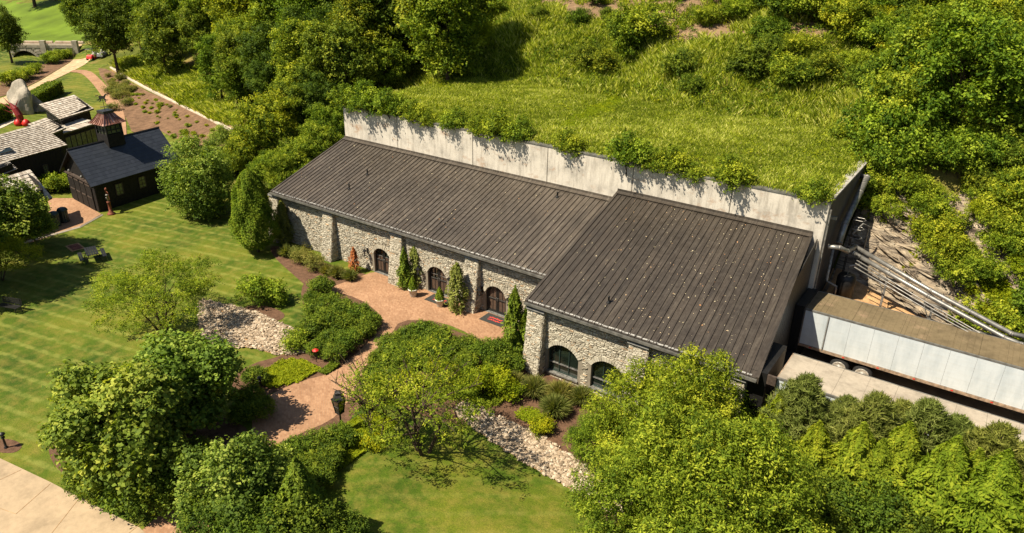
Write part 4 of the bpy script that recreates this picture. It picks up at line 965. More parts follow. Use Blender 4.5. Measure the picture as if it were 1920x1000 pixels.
p = at(209, 402); e = empty('iron_pump', p); tag(e, 'tall rusty red iron pump standing in front of the black barn', 'pump')
MB().lathe([(.34, 0), (.34, .10), (.22, .14), (.20, .30), (.14, .34), (.13, 1.05), (.17, 1.1), (.17, 1.2), (.11, 1.24)], 16).build('base', M_['rust'], e, True)
MB().lathe([(.10, 1.2), (.10, 1.75), (.15, 1.78), (.15, 1.85), (.08, 1.9)], 14).build('upper_barrel', M_['steel_dull'], e, True)
MB().lathe([(.08, 1.88), (.07, 2.25), (.11, 2.3), (.10, 2.42), (.03, 2.5)], 12).build('cap', M_['rust'], e, True)
MB().tube([(0, 0, 2.2), (.35, -.05, 2.1), (.42, -.05, 1.5)], .025, 6).build('handle', M_['rust'], e); MB().tube([(-.08, 0, 1.5), (-.35, 0, 1.5), (-.38, 0, 1.36)], .05, 7).build('spout', M_['steel_dull'], e)
def bin_(u, v, label):
    p = at(u, v); e = empty('round_bin', (p[0], p[1], .03)); tag(e, label, 'bin', 'dark bins on the terrace')
    for k in range(14):
        a = 6.283*k/14; c, s_ = math.cos(a), math.sin(a); o = MB().box(-.06, -.012, .08, .06, .012, 1.0).build('side_slat', M_['greenframe'], e); o.location = (c*.36, s_*.36, 0); o.rotation_euler = (0, 0, a+math.pi/2)
    MB().lathe([(.40, 0), (.40, .08)], 18).build('base_ring', M_['black'], e, True); MB().lathe([(.42, 1.0), (.43, 1.06), (.34, 1.22), (.16, 1.30)], 18).build('dome_lid', M_['greenframe'], e, True)
bin_(122, 416, 'dark green domed bin at the edge of the brick terrace'); bin_(106, 424, 'second dark bin left of the domed bin, partly behind the tree')

# ------------------------------------------------------------------ black barn with copper cupola
B1 = np.array([-44.65, -5.83]); gd = np.array([math.cos(rad(175)), math.sin(rad(175))])*5.9; ld = np.array([math.cos(rad(97)), math.sin(rad(97))])*8.5
bo = np.array([B1[0], B1[1], 0]); bn = empty('black_barn', bo); tag(bn, 'black timber barn with a charcoal roof and a copper capped cupola', 'barn')
def q3(s, t, z): w = gd*s+ld*t; return np.array([w[0], w[1], z])
EZ, RZ = 3.0, 5.25
mb = MB()
def boards(mb, s0, t0, s1, t1, n, ztop, inset=0):
    for k in range(n):
        a, b = k/n, (k+1)/n; pa, pb = np.array([s0+(s1-s0)*a, t0+(t1-t0)*a]), np.array([s0+(s1-s0)*b, t0+(t1-t0)*b]); pb = pa+(pb-pa)*.96
        A_, B_ = q3(pa[0], pa[1], 0), q3(pb[0], pb[1], 0); d = unit(B_-A_); n_ = np.cross(d, (0, 0, 1))*.03
        A1, B1_ = A_+[0, 0, ztop(pa)], B_+[0, 0, ztop(pb)]
        mb.hexa([A_-n_, B_-n_, B_+n_, A_+n_, A1-n_, B1_-n_, B1_+n_, A1+n_])
gab = lambda p: EZ+(RZ-EZ)*(1-abs(p[0]-.5)*2)-.08
boards(mb, 0, 0, 0, 1, 46, lambda p: EZ-.02); mb.build('long_wall', M_['blackwood'], bn)
mb = MB(); boards(mb, 1, 0, 0, 0, 26, gab); mb.build('gable_wall', M_['blackwood'], bn)
mb = MB(); boards(mb, 0, 1, 1, 1, 20, gab); boards(mb, 1, 1, 1, 0, 30, lambda p: EZ-.02); mb.build('rear_walls', M_['blackwood'], bn)
rr = random.Random(2)
for side_ in (0, 1):
    NR = 11; NC = 30; cov = MB()
    for i in range(NR):
        for j in range(NC):
            f0, f1 = i/NR, (i+1.06)/NR; t0, t1 = -.055+1.11*j/NC, -.055+1.11*(j+1.0)/NC
            def P(f, t, dz): s_ = -.09+.59*f; s_ = s_ if side_ == 0 else 1-s_; return q3(s_, t, EZ-.36+(RZ-EZ+.44)*f+dz)
            q = [P(f0, t0, .012), P(f0, t1, .012), P(min(f1, 1), t1, 0.0), P(min(f1, 1), t0, 0.0)]
            if side_: q = q[::-1]
            cov.add(q, [(0, 1, 2, 3)], rr.random()); cov.add([q[0], q[0]-[0, 0, .03], q[1]-[0, 0, .03], q[1]] if not side_ else [q[3], q[3]-[0, 0, .03], q[2]-[0, 0, .03], q[2]], [(0, 1, 2, 3)])
    ro = cov.build('roof', M_['barnroof'], bn)
    def P2(f, t, dz): s_ = -.09+.59*f; s_ = s_ if side_ == 0 else 1-s_; return q3(s_, t, EZ-.36+(RZ-EZ+.44)*f+dz)
    MB().slab([P2(0, -.055, -.02), P2(0, 1.055, -.02), P2(1, 1.055, -.02), P2(1, -.055, -.02)], .1).build('roof_deck', M_['black'], bn)
MB().tube([q3(.5, -.06, RZ+.10), q3(.5, 1.06, RZ+.10)], .09, 5).build('ridge_cap', M_['darkmetal'], bn)
def framed(t0, t1, z0, z1, s=0.0, label='window'):
    out = unit(np.cross(q3(0, 1, 0)-q3(0, 0, 0), (0, 0, 1)))
    a, b = q3(s, t0, 0)+out*.05, q3(s, t1, 0)+out*.05; d = unit(b-a)
    mb = MB()
    def bar(u0, u1, w0, w1, th=.05): A_, B_ = a+d*u0, a+d*u1; mb.hexa([A_+[0, 0, w0], B_+[0, 0, w0], B_+out*th+[0, 0, w0], A_+out*th+[0, 0, w0], A_+[0, 0, w1], B_+[0, 0, w1], B_+out*th+[0, 0, w1], A_+out*th+[0, 0, w1]])
    L = np.linalg.norm(b-a); bar(0, L, z0, z0+.07); bar(0, L, z1-.07, z1); bar(0, .07, z0, z1); bar(L-.07, L, z0, z1); bar(L/2-.015, L/2+.015, z0, z1, .04)
    for k in (1, 2): zz = z0+(z1-z0)*k/3; bar(0, L, zz-.015, zz+.015, .04)
    w = mb.build('window', M_['darkwood'], bn)
    for i in range(2):
        for j in range(3):
            A_, B_ = a+d*(.07+i*(L-.1)/2), a+d*(L/2-.02+i*(L-.1)/2); za, zb = z0+.05+j*(z1-z0-.08)/3, z0+(j+1)*(z1-z0-.06)/3+.02
            MB().add([A_+out*.02+[0, 0, za], B_+out*.02+[0, 0, za], B_+out*.02+[0, 0, zb], A_+out*.02+[0, 0, zb]], [(0, 1, 2, 3)]).build('pane', M_['greenglass'], w)
M_['greenglass'] = flat('green_reflecting_glass', (.09, .10, .055), .25, .6, 0, .4, 3)
framed(.22, .31, 1.0, 2.1); framed(.50, .59, 1.0, 2.1); framed(.78, .87, 1.0, 2.1)
gout = unit(np.cross(q3(0, 0, 0)-q3(1, 0, 0), (0, 0, 1)))
def gbox(s0, s1, z0, z1, th, nm, m_, par=None):
    a, b = q3(s0, 0, 0)+gout*.04, q3(s1, 0, 0)+gout*.04
    return MB().hexa([a+[0, 0, z0], b+[0, 0, z0], b+gout*th+[0, 0, z0], a+gout*th+[0, 0, z0], a+[0, 0, z1], b+[0, 0, z1], b+gout*th+[0, 0, z1], a+gout*th+[0, 0, z1]]).build(nm, M_[m_], par or bn)
gbox(.02, .98, 2.62, 2.80, .22, 'sliding_rail', 'darkwood')
for (a, b) in [(.10, .30), (.32, .50), (.52, .70), (.72, .92)]:
    d_ = gbox(a, b, .02, 2.55, .08, 'barn_door', 'blackwood'); gbox(a+.02, b-.02, 1.15, 1.27, .11, 'brace', 'darkwood', d_); gbox(a+.02, b-.02, 2.25, 2.4, .11, 'brace', 'darkwood', d_)
for s_ in (.28, .74):
    o = MB().lathe([(.03, 0), (.10, .05), (.12, .18), (.05, .28)], 8).build('gable_lamp', M_['flash_pale'], bn); o.location = q3(s_, 0, 2.9)+gout*.25
# cupola
cc = q3(.5, .45, 0); cz = RZ-.45
cu = empty('cupola', cc, rad(5), bn); cu.scale = (.86, .86, 1)
MB().box(-.95, -.95, cz, .95, .95, cz+1.15).build('cupola_base', M_['blackwood'], cu)
cb = MB()
for sx in (-1, 1):
    for sy in (-1, 1): cb.box(sx*.85-.09, sy*.85-.09, cz+1.15, sx*.85+.09, sy*.85+.09, cz+2.1)
cb.box(-.95, -.95, cz+1.95, .95, .95, cz+2.15)
for k in range(4):
    a = k*math.pi/2; c, s_ = math.cos(a), math.sin(a)
    for x in (-.28, .28): p0, p1 = np.array([x*c+.85*s_, x*s_-.85*c, cz+1.15]), np.array([x*c+.85*s_, x*s_-.85*c, cz+2.0]); cb.tube([p0, p1], .045, 4)
cb.box(-.93, -.93, cz+1.50, .93, .93, cz+1.56); cb.build('cupola_frame', M_['black'], cu)
MB().box(-.80, -.80, cz+1.2, .80, .80, cz+1.9).build('cupola_glass', M_['greenglass'], cu)
cp = MB(); hz = [(1.35, 2.12), (1.15, 2.24), (.80, 2.62), (.55, 2.98), (.50, 3.05)]
for k in range(4):
    a = k*math.pi/2; c, s_ = math.cos(a), math.sin(a)
    for i in range(len(hz)-1):
        for j in range(7):
            r0, z0 = hz[i]; r1, z1 = hz[i+1]; x0, x1 = -1+2*j/7, -1+2*(j+.97)/7
            q = [(x0*r0, -r0, z0), (x1*r0, -r0, z0), (x1*r1, -r1, z1), (x0*r1, -r1, z1)]; cp.add([(x*c-y*s_, x*s_+y*c, z+cz) for x, y, z in q], [(0, 1, 2, 3)], rr.random())
            if i < 3:
                e0, e1 = np.array([x0*r0, -r0, z0]), np.array([x0*r1, -r1, z1]); q = [e0, e1, e1+[0, -.03, .05], e0+[0, -.03, .05]]
                cp.add([(p_[0]*c-p_[1]*s_, p_[0]*s_+p_[1]*c, p_[2]+cz) for p_ in q], [(0, 1, 2, 3)], .1)
cp.build('copper_roof', M_['copper'], cu); MB().box(-1.2, -1.2, cz+2.08, 1.2, 1.2, cz+2.13).build('copper_soffit', M_['black'], cu)
MB().box(-.60, -.60, cz+3.03, .60, .60, cz+3.25).build('cupola_top', M_['darkmetal'], cu)
# weathervane with a galloping horse
wv = empty('weathervane', cc+[0, 0, cz+3.25]+bo, rad(20)); tag(wv, 'black horse weathervane on top of the copper cupola', 'weathervane')
MB().tube([(0, 0, 0), (0, 0, 1.0)], .025, 6).build('rod', M_['black'], wv); MB().tube([(-.5, 0, .3), (.5, 0, .3)], .018, 5).tube([(0, -.5, .3), (0, .5, .3)], .018, 5).build('direction_arms', M_['black'], wv)
hs = MB(); T_ = .045
for pts in ([(-.42, 1.18), (-.30, 1.02), (.22, 1.04), (.30, 1.16), (.48, 1.42), (.40, 1.50), (.20, 1.30), (-.28, 1.30)], [(.40, 1.50), (.48, 1.42), (.64, 1.36), (.62, 1.44)], [(-.42, 1.26), (-.70, 1.20), (-.72, 1.28), (-.40, 1.32)], [(.22, 1.10), (.46, .96), (.60, 1.02), (.58, .96), (.44, .90), (.16, 1.04)], [(.12, 1.06), (.26, .86), (.20, .76), (.26, .74), (.34, .86), (.20, 1.06)], [(-.30, 1.08), (-.52, .90), (-.66, .92), (-.66, .86), (-.48, .84), (-.22, 1.04)], [(-.22, 1.06), (-.30, .84), (-.44, .76), (-.40, .72), (-.24, .80), (-.12, 1.04)]):
    n = len(pts); hs.add([(x, -T_/2, z) for x, z in pts]+[(x, T_/2, z) for x, z in pts], [tuple(range(n)), tuple(range(n, 2*n))[::-1]]+[(i, (i+1) % n, (i+1) % n+n, i+n) for i in range(n)])
hs.build('horse', M_['black'], wv)

# ------------------------------------------------------------------ shingled club house (far left)
def shingle_roof(mb, P00, P10, P11, P01, rows, cols, r):
    """P00,P10 eave ends; P01,P11 ridge ends; stepped courses of separate shingles"""
    P00, P10, P11, P01 = [np.array(p, float) for p in (P00, P10, P11, P01)]; n = unit(np.cross(P10-P00, P01-P00)); n = n if n[2] > 0 else -n
    for i in range(rows):
        f0, f1 = i/rows, (i+1)/rows; x = 0.0
        a0, a1, b0, b1 = P00+(P01-P00)*f0, P10+(P11-P10)*f0, P00+(P01-P00)*f1, P10+(P11-P10)*f1
        while x < 1:
            w = min(r.uniform(.6, 1.5)/cols, 1-x); y = x+w*.94; th = .05+r.uniform(-.01, .012); dd = r.uniform(0, .12)*(a0-b0)/1
            p = [a0+(a1-a0)*x+dd*.3, a0+(a1-a0)*y+dd*.3, b0+(b1-b0)*y, b0+(b1-b0)*x]; t = [p[0]+n*th, p[1]+n*th, p[2]+n*.008, p[3]+n*.008]
            mb.add(t+[p[0], p[1]], [(0, 1, 2, 3), (4, 5, 1, 0)], r.random()); x += w
def house(name, label, corners, zr, ze, rows, cols, body_inset=.5, thick=.14, ridge='back', zb=0.0, wallm='blackwood', boards_n=24):
    """corners: near-left eave, near-right eave, far-right, far-left, in world x,y; single slope or gable"""
    c = [np.array(p, float) for p in corners]; o = np.array([c[0][0], c[0][1], zb]); h = empty(name, o); tag(h, label, 'building')
    L = lambda p, z: np.array([p[0], p[1], z])-o
    r = random.Random(len(label)); mb = MB()
    if ridge == 'back': shingle_roof(mb, L(c[0], ze), L(c[1], ze), L(c[2], zr), L(c[3], zr), rows, cols, r); slabs = [([L(c[0], ze), L(c[1], ze), L(c[2], zr), L(c[3], zr)])]
    else:
        m0, m1 = (c[0]+c[3])/2, (c[1]+c[2])/2
        shingle_roof(mb, L(c[0], ze), L(c[1], ze), L(m1, zr), L(m0, zr), rows, cols, r); shingle_roof(mb, L(c[3], ze), L(c[2], ze), L(m1, zr), L(m0, zr), rows, cols, r)
        slabs = [[L(c[0], ze), L(c[1], ze), L(m1, zr), L(m0, zr)], [L(c[3], ze), L(c[2], ze), L(m1, zr), L(m0, zr)]]
    tag(mb.build('shingle', M_['shingle'], h), kind='stuff')
    for s_ in slabs: MB().slab([p-[0, 0, .012] for p in s_], thick).build('roof_deck', M_['darkmetal'], h)
    ctr = sum(c)/4; ci = [ctr+(p-ctr)*(1-body_inset/np.linalg.norm(p-ctr)) for p in c]
    def top(p):
        if ridge == 'back': f = np.dot(p-c[0], unit(c[3]-c[0]))/np.linalg.norm(c[3]-c[0]); return ze+(zr-ze)*np.clip(f, 0, 1)-thick-.02
        f = np.dot(p-c[0], unit(c[3]-c[0]))/np.linalg.norm(c[3]-c[0]); return ze+(zr-ze)*np.clip(1-abs(f-.5)*2, 0, 1)-thick-.02
    for i in range(4):
        a, b = ci[i], ci[(i+1) % 4]; w = MB(); nb_ = boards_n if i % 2 == 0 else max(10, boards_n//2)
        for k in range(nb_):
            p, q = a+(b-a)*k/nb_, a+(b-a)*(k+.96)/nb_; d = unit(b-a); n_ = np.array([d[1], -d[0], 0])*.03*(1+.3*(k % 2))
            P_, Q_ = L(p, zb-.3), L(q, zb-.3); w.hexa([P_-n_, Q_-n_, Q_+n_, P_+n_, L(p, top(p))-n_, L(q, top(q))-n_, L(q, top(q))+n_, L(p, top(p))+n_])
        w.build('wall', M_[wallm], h)
    return h, ci, L
def wall_window(h, L, a, b, t0, t1, z0, z1, cols=2, rows=2, fm='darkwood'):
    d = unit(np.array([*(b-a), 0])); out = np.array([d[1], -d[0], 0]); ln = np.linalg.norm(b-a); A_ = L(a, 0)+d*ln*t0+out*.05; w = ln*(t1-t0); mb = MB()
    def bar(u0, u1, w0, w1, th=.06): mb.hexa([A_+d*u0+[0, 0, w0], A_+d*u1+[0, 0, w0], A_+d*u1+out*th+[0, 0, w0], A_+d*u0+out*th+[0, 0, w0], A_+d*u0+[0, 0, w1], A_+d*u1+[0, 0, w1], A_+d*u1+out*th+[0, 0, w1], A_+d*u0+out*th+[0, 0, w1]])
    for k in range(cols+1): x = w*k/cols; bar(x-.03, x+.03, z0, z1)
    for k in range(rows+1): z = z0+(z1-z0)*k/rows; bar(0, w, z-.03, z+.03, .05)
    f = mb.build('window', M_[fm], h)
    for i in range(cols):
        for j in range(rows):
            u0, u1, w0, w1 = w*i/cols+.03, w*(i+1)/cols-.03, z0+(z1-z0)*j/rows+.03, z0+(z1-z0)*(j+1)/rows-.03
            MB().add([A_+d*u0+out*.02+[0, 0, w0], A_+d*u1+out*.02+[0, 0, w0], A_+d*u1+out*.02+[0, 0, w1], A_+d*u0+out*.02+[0, 0, w1]], [(0, 1, 2, 3)]).build('pane', M_['greenglass'], f)
def pz(u, v, z): return onplane(u, v, z)[:2]
# upper pavilion
h1, c1_, L1 = house('pavilion', 'small black pavilion with a pale shingle roof, farthest of the left group', [pz(112, 224, 4.0), pz(176, 204, 4.0), pz(139, 178, 5.0), pz(73, 196, 5.0)], 5.0, 4.0, 10, 26, .5)
wall_window(h1, L1, c1_[0], c1_[1], .10, .90, .5, 2.7, 5, 2)
# low dark link in front of the pavilion, with its row of tall windows
pA, pB = pz(120, 262, 2.6), pz(186, 243, 2.6); dirn = unit(pB-pA); back = np.array([-dirn[1], dirn[0]])
h5, c5_, L5 = house('glazed_link', 'low black link with a row of tall windows below the pavilion', [pz(108, 254, 3.0), pz(185, 230, 3.0), pz(185, 230, 3.0)+back*3.2, pz(108, 254, 3.0)+back*3.2], 3.35, 3.0, 3, 30, .25)
wall_window(h5, L5, c5_[0], c5_[1], .12, .92, .35, 2.5, 6, 1)
# main hall
h2, c2_, L2 = house('club_house', 'large black club house with a wide weathered shingle roof at the left edge', [pz(-70, 326, 3.6), pz(126, 272, 3.6), pz(73.5, 233, 5.4), pz(-118, 283, 5.4)], 5.4, 3.6, 15, 70, .6, boards_n=60)
wall_window(h2, L2, c2_[0], c2_[1], .74, .79, 1.2, 2.3, 2, 2)
mb = MB(); q = [np.array([*pz(u, v, 3.9+.1), 0]) for u, v in [(-118, 283), (73.5, 233), (62, 222), (-130, 268)]]
h2b, _, _ = house('club_house_wing', 'rear wing of the club house with a worn grey shingle roof', [pz(-130, 284, 5.2), pz(93, 226, 4.9), pz(86, 221, 5.0)+np.array([-1.2, 2.2]), pz(-130, 284, 5.2)+np.array([-1.5, 3.2])], 4.3, 4.9, 6, 60, .5)
h6, c6_, L6 = house('club_house_annex', 'small shingled annex right behind the large hall roof', [pz(88, 256, 4.3), pz(124, 240, 4.3), pz(86, 221, 5.1), pz(52, 233, 5.1)], 5.1, 4.3, 8, 18, .4)
h3, c3_, L3 = house('entrance_porch', 'lower shingled porch roof below the large hall at the left edge', [pz(-60, 354, 2.9), pz(33, 317, 2.9), pz(15, 301, 3.7), pz(-80, 330, 3.7)], 3.7, 2.9, 7, 34, .4)
h4, c4_, L4 = house('shingled_outbuilding', 'low outbuilding with coarse shingles nearest the brick terrace', [pz(-50, 420, 2.5), pz(98, 371, 2.5), pz(56, 318, 4.2), pz(-90, 362, 4.2)], 4.2, 2.5, 9, 44, .55)
p = onplane(79, 245, 4.7)
o = MB().tube([(0, 0, 0), (0, 0, .5)], .07, 7).build('vent_pipe', M_['black'], h2); o.location = tuple(p-np.array(h2.location)); 
# dark solar panels on the hall roof
pn = empty('solar_panel', onplane(12, 285, 4.4)); tag(pn, 'dark panel lying on the club house roof at the left edge', 'panel')
lo = np.array(pn.location); MB().slab([np.array([*pz(u, v, z), z+.14])-lo for u, v, z in [(-30, 300, 4.05), (26, 284, 4.15), (0, 266, 4.75), (-56, 281, 4.7)]], .06).build('glass_sheet', M_['glass'], pn)

# ------------------------------------------------------------------ boulder, hedges, red sculpture, bridge, carts
def rockmesh(name, r, sub=3, rough=.28, m_='rock', flat_=(1, 1, 1), strata=0.0):
    bm = bmesh.new(); bmesh.ops.create_icosphere(bm, subdivisions=sub, radius=1); ph = r.random(9)*6.28
    for v in bm.verts:
        p = np.array(v.co[:]); 
        cut = 1.0
        for k in range(7):
            n_ = unit(np.array([math.sin(ph[k]*3), math.cos(ph[k]*5), math.sin(ph[k]*7)*.7])); d = p@n_; lim = .62+.2*math.sin(ph[k])
            if d > lim: p = p-n_*(d-lim)*.9
        s_ = 1+rough*.5*(math.sin(p[0]*4+ph[0])*math.sin(p[1]*5+ph[1])+.6*math.sin(p[2]*9+ph[2]+p[0]*3))
        if strata: s_ += strata*(1 if int((p[2]+2)*3.2) % 2 else -1)
        v.co = p*s_*np.array(flat_)
    me = bpy.data.meshes.new(name); bm.to_mesh(me); bm.free(); me.materials.append(M_[m_]); return me
r = np.random.default_rng(77)
p = at(48, 212); me = rockmesh('boulder', r, 4, .22, 'boulder', (1.7, 1.4, 3.2)); o = link('boulder', me, None, (p[0], p[1], p[2]+1.2), (0, .15, .5)); tag(o, 'tall pale pointed boulder beside the gravel drive', 'boulder')
p = at(70, 208); o = link('boulder', rockmesh('boulder_b', r, 3, .22, 'boulder', (2.0, 1.2, 1.7)), None, (p[0], p[1], p[2]+.6), (0, .1, 1.0)); tag(o, 'lower dark boulder leaning against the tall pale one', 'boulder')
def hedge(u0, v0, u1, v1, w, h, label, seed):
    a, b = at(u0, v0), at(u1, v1); L = np.linalg.norm((b-a)[:2]); ang = math.atan2(b[1]-a[1], b[0]-a[0]); e = empty('clipped_hedge', (a+b)/2, ang); tag(e, label, 'hedge')
    r = np.random.default_rng(seed); n = int(9000*L/14); f = r.random((n, 3)); side_ = r.choice(4, n, p=[.4, .25, .25, .1])
    P = np.stack([(f[:, 0]-.5)*L, (f[:, 1]-.5)*w, f[:, 2]*h], 1); N = r.normal(size=(n, 3))*.4
    P[side_ == 0, 2] = h; N[side_ == 0, 2] += 1; P[side_ == 1, 1] = w/2; N[side_ == 1, 1] += 1; P[side_ == 2, 1] = -w/2; N[side_ == 2, 1] -= 1; P[side_ == 3, 0] = L/2*np.sign(f[side_ == 3, 0]-.5)
    P += r.normal(size=(n, 3))*.07
    link('foliage', quad_mesh('hedge_foliage', leaf_quads(P, N, .22, .6, r), M_['l_hedge'], r.random(n)), e)
    MB().box(-L/2+.1, -w/2+.12, 0, L/2-.1, w/2-.12, h-.12).build('inner_branches', M_['black'], e)
hedge(50, 208, 108, 174, 1.8, 1.7, 'long clipped hedge between the gravel drive and the striped lawn', 1); hedge(-70, 252, 12, 221, 1.8, 1.8, 'dark clipped hedge left of the red sculpture', 2)
p = at(43, 236); e = empty('red_sculpture', p, rad(30)); e.scale = (.72,)*3; tag(e, 'dark red spiky sculpture standing on two bright red feet near the boulder', 'sculpture')
MB().tube([(0, 0, .9), (-.2, 0, 1.9), (-.7, .1, 3.0), (-1.4, .1, 3.9)], [.45, .60, .50, .18], 9).build('body', M_['darkred'], e)
for k, q in enumerate([(-2.6, .3, 5.0), (-3.2, -.2, 4.2), (-3.0, .8, 3.4), (-.6, 1.3, 4.4), (-2.2, -.9, 3.0)]): MB().tube([(-.8-.1*k, 0, 3.0-.2*k), q], [.16, .015], 6).build('spike', M_['darkred'], e)
for sx in (-.7, .75): MB().lathe([(.30, 0), (.68, .15), (.72, .55), (.45, .95), (.2, 1.2)], 12, (sx, 0, 0)).build('foot', M_['red'], e, True)
# stone bridge with two arches
a, b = at(36, 96), at(152, 88); mid = (a+b)/2; ang = math.atan2(b[1]-a[1], b[0]-a[0]); Lb = np.linalg.norm((b-a)[:2]); gz = -6*0+min(Gs(*mid[:2]), 0)
e = empty('stone_bridge', (mid[0], mid[1], 0), ang); tag(e, 'old stone bridge with two low arches across the stream', 'bridge')
def bridge_side(y, th):
    mb = MB(); ops = [(-6.6, -1.6, -3.4, -1.6, .0), (.6, 5.6, -3.4, -1.6, .0)]
    w = wall_with_openings(-Lb/2, Lb/2, -3.4, 1.0, ops, th); w.v = [(v[0], v[1]+y, v[2]) for v in w.v]; o = w.build('arched_wall', M_['mortar'], e)
    s = MB(); stones(s, -Lb/2, Lb/2, -3.2, .95, ops, random.Random(6), lambda x, yy, z: (x, y+yy, z), (.3, .5), (.5, 1.2), (.03, .1), .5); arch_ring(s, ops[0], random.Random(1), lambda x, yy, z: (x, y+yy, z), .5); arch_ring(s, ops[1], random.Random(2), lambda x, yy, z: (x, y+yy, z), .5); tag(s.build('facing_stone', M_['boulder'], o), kind='stuff')
bridge_side(-2.2, 4.2)
MB().box(-Lb/2, -2.2, .55, Lb/2, 2.2, .72).build('road_deck', M_['gravel_road'], e)
for y in (-2.35, 1.9):
    for sx, tilt_ in ((-1, 0), (1, 0)):
        MB().box(min(0, sx*Lb/2)+.3, y, 1.0, max(0, sx*Lb/2)-.3, y+.5, 1.3).build('parapet_coping', M_['kerb'], e)
    MB().box(-Lb/2, y+.02, .6, Lb/2, y+.45, 1.0).build('parapet', M_['boulder'], e)
for x in (-Lb/2, 0, Lb/2): MB().box(x-.5, -2.6, -.5, x+.5, -1.8, 2.0).build('pier', M_['boulder'], e)
def cart(u, v, ang, col, label):
    p = at(u, v); e = empty('golf_cart', p, ang); tag(e, label, 'golf cart', 'golf carts parked under the trees')
    b = MB(); b.hexa([(-1.2, -.6, .3), (1.2, -.6, .3), (1.2, .6, .3), (-1.2, .6, .3), (-1.15, -.58, .75), (.6, -.58, .62), (.6, .58, .62), (-1.15, .58, .75)]); b.hexa([(.6, -.58, .3), (1.25, -.55, .3), (1.25, .55, .3), (.6, .58, .3), (.62, -.55, 1.0), (1.05, -.5, .85), (1.05, .5, .85), (.62, .55, 1.0)]); b.build('body', M_[col], e, bevel=.05)
    s = MB(); s.box(-.75, -.5, .75, -.15, .5, .92); s.hexa([(-.85, -.5, .85), (-.7, -.5, .85), (-.7, .5, .85), (-.85, .5, .85), (-1.0, -.5, 1.4), (-.88, -.5, 1.4), (-.88, .5, 1.4), (-1.0, .5, 1.4)]); s.build('seat', M_['pot'], e)
    MB().box(-1.15, -.62, 1.92, .95, .62, 1.99).build('canopy', M_['black'], e, bevel=.03)
    f = MB()
    for sy in (-.56, .56): f.tube([(.85, sy, .9), (.65, sy, 1.93)], .025, 5); f.tube([(-1.05, sy, .75), (-1.0, sy, 1.93)], .025, 5)
    f.build('canopy_posts', M_['black'], e)
    for x in (-.8, .85):
        for sy in (-.55, .55):
            w = MB(); n = 14
            for k in range(n): a0, a1 = 6.283*k/n, 6.283*(k+1)/n; w.hexa([(x+.1*math.cos(a0), sy-.1, .26+.1*math.sin(a0)), (x+.26*math.cos(a0), sy-.1, .26+.26*math.sin(a0)), (x+.26*math.cos(a0), sy+.1, .26+.26*math.sin(a0)), (x+.1*math.cos(a0), sy+.1, .26+.1*math.sin(a0)), (x+.1*math.cos(a1), sy-.1, .26+.1*math.sin(a1)), (x+.26*math.cos(a1), sy-.1, .26+.26*math.sin(a1)), (x+.26*math.cos(a1), sy+.1, .26+.26*math.sin(a1)), (x+.1*math.cos(a1), sy+.1, .26+.1*math.sin(a1))])
            w.build('wheel', M_['rubber'], e)
cart(175, 112, rad(-60), 'red', 'red golf cart with black canopy parked at the end of the gravel drive'); cart(193, 108, rad(-50), 'flash_pale', 'pale golf cart parked behind the red one in the tree shade')

